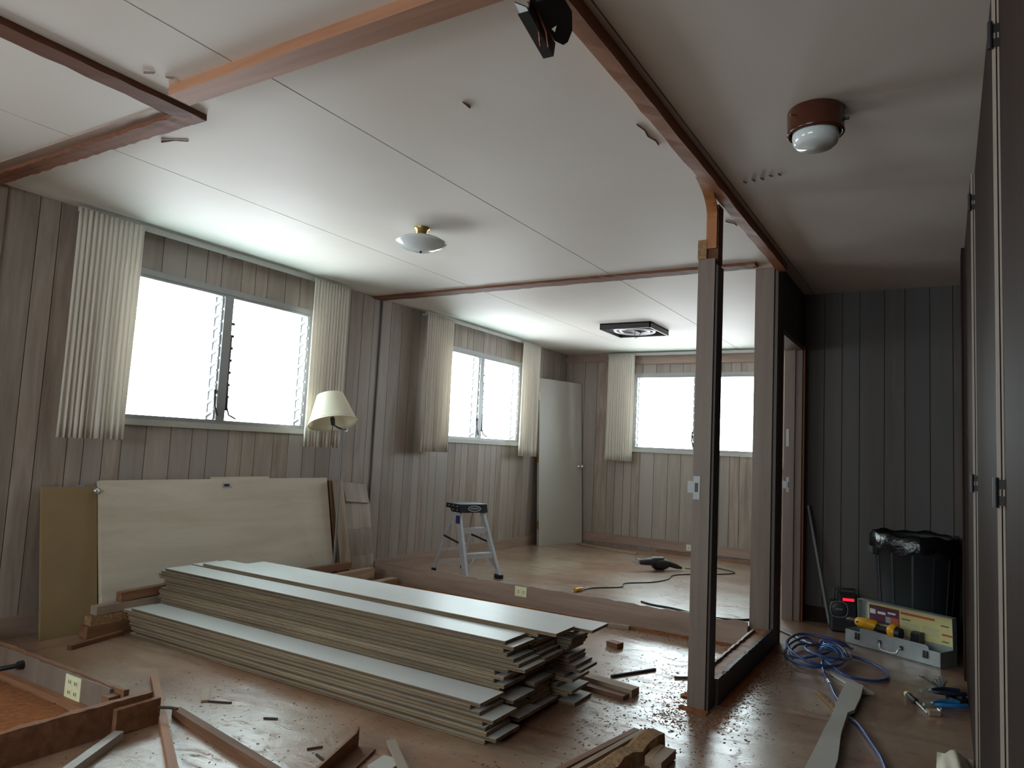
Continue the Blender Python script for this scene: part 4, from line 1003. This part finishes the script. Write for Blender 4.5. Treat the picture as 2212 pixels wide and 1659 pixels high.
loose('wood_offcut', 'grey board end under the flat pale strip', 'offcut', (-1.755, 2.06, .010), (-1.67, 2.07, .010), .10, .016, 'door_grey')
loose('wood_stick', 'long narrow stick beside the torn timber', 'stick', (-1.21, 2.28, .012), (-1.105, 2.93, .012), .026, .022, 'lumber_brown')
loose('wood_stick', 'pale narrow stick between the long one and the torn timber', 'stick', (-1.165, 2.28, .014), (-1.075, 2.93, .014), .022, .024, 'lumber_x')
# torn timber
m = MB(); vs = []; n = 10
for i in range(n+1):
    u = i/n; y = 2.25+.60*u; wv_ = .042+.012*random.random(); hh = .050+.02*random.random()+(.012 if u > .8 else 0)
    x = -1.085+.085*u
    vs += [(x-wv_, y, 0), (x+wv_, y, 0), (x+wv_*.9, y, hh*.9), (x-wv_*.2, y+.01*random.random(), hh), (x-wv_, y, hh*.55)]
fs = [(4, 3, 2, 1, 0), tuple(5*n+i for i in range(5))]
for i in range(n):
    for k in range(5): fs.append((5*i+k, 5*i+(k+1) % 5, 5*i+5+(k+1) % 5, 5*i+5+k))
tag(obj('torn_timber', m.add(vs, fs), 'torn_wood'), 'thick splintered orange timber lying beside two short pale blocks', 'timber')
t = loose('wood_shingle', 'short pale block beside the torn timber end', 'block', (-.955, 2.66, .020), (-.955, 2.80, .020), .026, .034, 'lumber_x')
t = loose('wood_shingle', 'wider short pale block next to the narrow one by the torn timber', 'block', (-.920, 2.64, .020), (-.915, 2.79, .020), .046, .034, 'lumber_x')
loose('wood_stick', 'dark splintered stick lying on the shiny floor before the tall post', 'stick', (-1.49, 3.56, .006), (-1.35, 3.83, .006), .014, .010, 'splinter_dark')
loose('wood_stick', 'dark stick behind the tall post pointing at the low rail', 'stick', (-1.18, 4.02, .006), (-1.06, 4.22, .006), .014, .010, 'splinter_dark')
loose('wood_stick', 'lower dark stick behind the tall post beside the low rail', 'stick', (-1.22, 3.76, .006), (-1.06, 3.90, .006), .012, .008, 'splinter_dark')
for k, (x, y, dx, dy) in enumerate(((-2.73, 2.08, .09, .05), (-2.04, 2.00, .03, .05), (-1.98, 1.99, .06, -.02), (-2.40, 2.10, .05, .03), (-1.60, 3.00, .05, .02))):
    loose('dark_splinter', 'short dark splinter on the floor in front of the board pile', 'splinter', (x, y, .004), (x+dx, y+dy, .004), .007, .005, 'splinter_dark', 'dark splinters on the floor')
# ---- sawdust drifts and crumbs: uncountable
def drift(name, pts, wd, h, label, rag=.8):
    m = MB(); vs = []; n = len(pts); k = 6
    for i, (x, y) in enumerate(pts):
        a = pts[max(0, i-1)]; b = pts[min(n-1, i+1)]; d = Vector((b[0]-a[0], b[1]-a[1])).normalized(); nr = (-d.y, d.x)
        ww = wd*(1-rag/2+rag*random.random())
        for j in range(k+1):
            u = j/k*2-1; vs.append((x+nr[0]*ww*u, y+nr[1]*ww*u, .0008+h*(1-u*u)*(.6+.7*random.random())))
    o = obj(name, m.add(vs, [(i*(k+1)+j, i*(k+1)+j+1, (i+1)*(k+1)+j+1, (i+1)*(k+1)+j) for i in range(n-1) for j in range(k)], 0, True), 'sawdust')
    o['kind'] = 'stuff'; o['label'] = label; o['category'] = 'sawdust'
def line(a, b, n): return [(a[0]+(b[0]-a[0])*i/n, a[1]+(b[1]-a[1])*i/n) for i in range(n+1)]
drift('sawdust', line((-3.85, 4.62), (-1.10, 4.64), 60), .035, .007, 'orange sawdust drift along the bedroom partition stub')
drift('sawdust', line((-1.08, 3.5), (-1.08, 4.6), 26), .03, .006, 'orange sawdust drift along the low hall rail')
drift('sawdust', line((-1.06, 3.365), (-.93, 3.355), 8), .03, .008, 'orange sawdust heaped around the foot of the tall post')
drift('sawdust', line((-4.34, 1.20), (-2.76, 1.20), 40), .48, .005, 'orange sawdust inside the low stub corner', .02)
drift('sawdust', line((-.90, 3.5), (-.90, 4.7), 24), .02, .005, 'orange sawdust drift on the hall side of the low rail')
def crumbs(name, label, n, area, smin, smax, mat, seed):
    random.seed(seed); m = MB()
    for _ in range(n):
        x, y = area(); s = random.uniform(smin, smax); a = random.uniform(0, PI); q = Matrix.Translation((x, y, .0005)) @ Matrix.Rotation(a, 4, 'Z')
        m.box(-s, -s*random.uniform(.15, .5), 0, s, s*random.uniform(.15, .5), s*random.uniform(.1, .35), 0, q)
    o = obj(name, m, mat); o['kind'] = 'stuff'; o['label'] = label; o['category'] = 'debris'
G = random.gauss
crumbs('wood_crumbs', 'wood crumbs and grit strewn over the floor by the tall post', 1500, lambda: (min(-.2, max(-2.2, G(-1.15, .28))), min(4.6, max(2.3, G(3.25, .55)))), .0015, .006, 'chip', 1)
crumbs('wood_crumbs', 'wood crumbs and grit strewn over the floor around the low stub end', 600, lambda: (random.uniform(-3.2, -1.6), random.uniform(1.35, 2.4)), .0015, .005, 'chip', 2)
crumbs('wood_crumbs', 'wood crumbs scattered over the bedroom floor', 160, lambda: (random.uniform(-3.0, -1.1), random.uniform(4.85, 7.2)), .002, .006, 'chip', 3)
crumbs('sawdust_grains', 'loose sawdust grains in front of the bedroom partition stub', 2600, lambda: (random.uniform(-3.8, -1.1), 4.66-abs(G(0, .10))), .002, .005, 'sawdust', 4)
crumbs('sawdust_grains', 'loose sawdust grains around the tall post and low rail', 2600, lambda: (G(-1.02, .07), random.uniform(3.1, 4.6)), .002, .005, 'sawdust', 5)
crumbs('sawdust_grains', 'loose sawdust grains inside the low stub corner', 3500, lambda: (random.uniform(-4.2, -2.80), random.uniform(.9, 1.68)), .003, .008, 'chip', 6)
crumbs('sawdust_grains', 'loose sawdust grains on the hall side of the low rail', 1500, lambda: (-.91+abs(G(0, .07)), random.uniform(3.2, 4.75)), .002, .005, 'sawdust', 7)
t = thing('hose_fitting', 'small white plastic fitting lying inside the loose hose loop', 'fitting', (-.60, 5.03, 0), .5)
obj('disc', MB().lathe([(.0, 0), (.026, 0), (.028, .004), (.026, .010), (.010, .012), (0, .012)], 20), 'white_plate', t)
obj('stem', MB().tube([(-.02, .0, .010), (-.055, .01, .022)], .005, 8), 'white_plate', t)
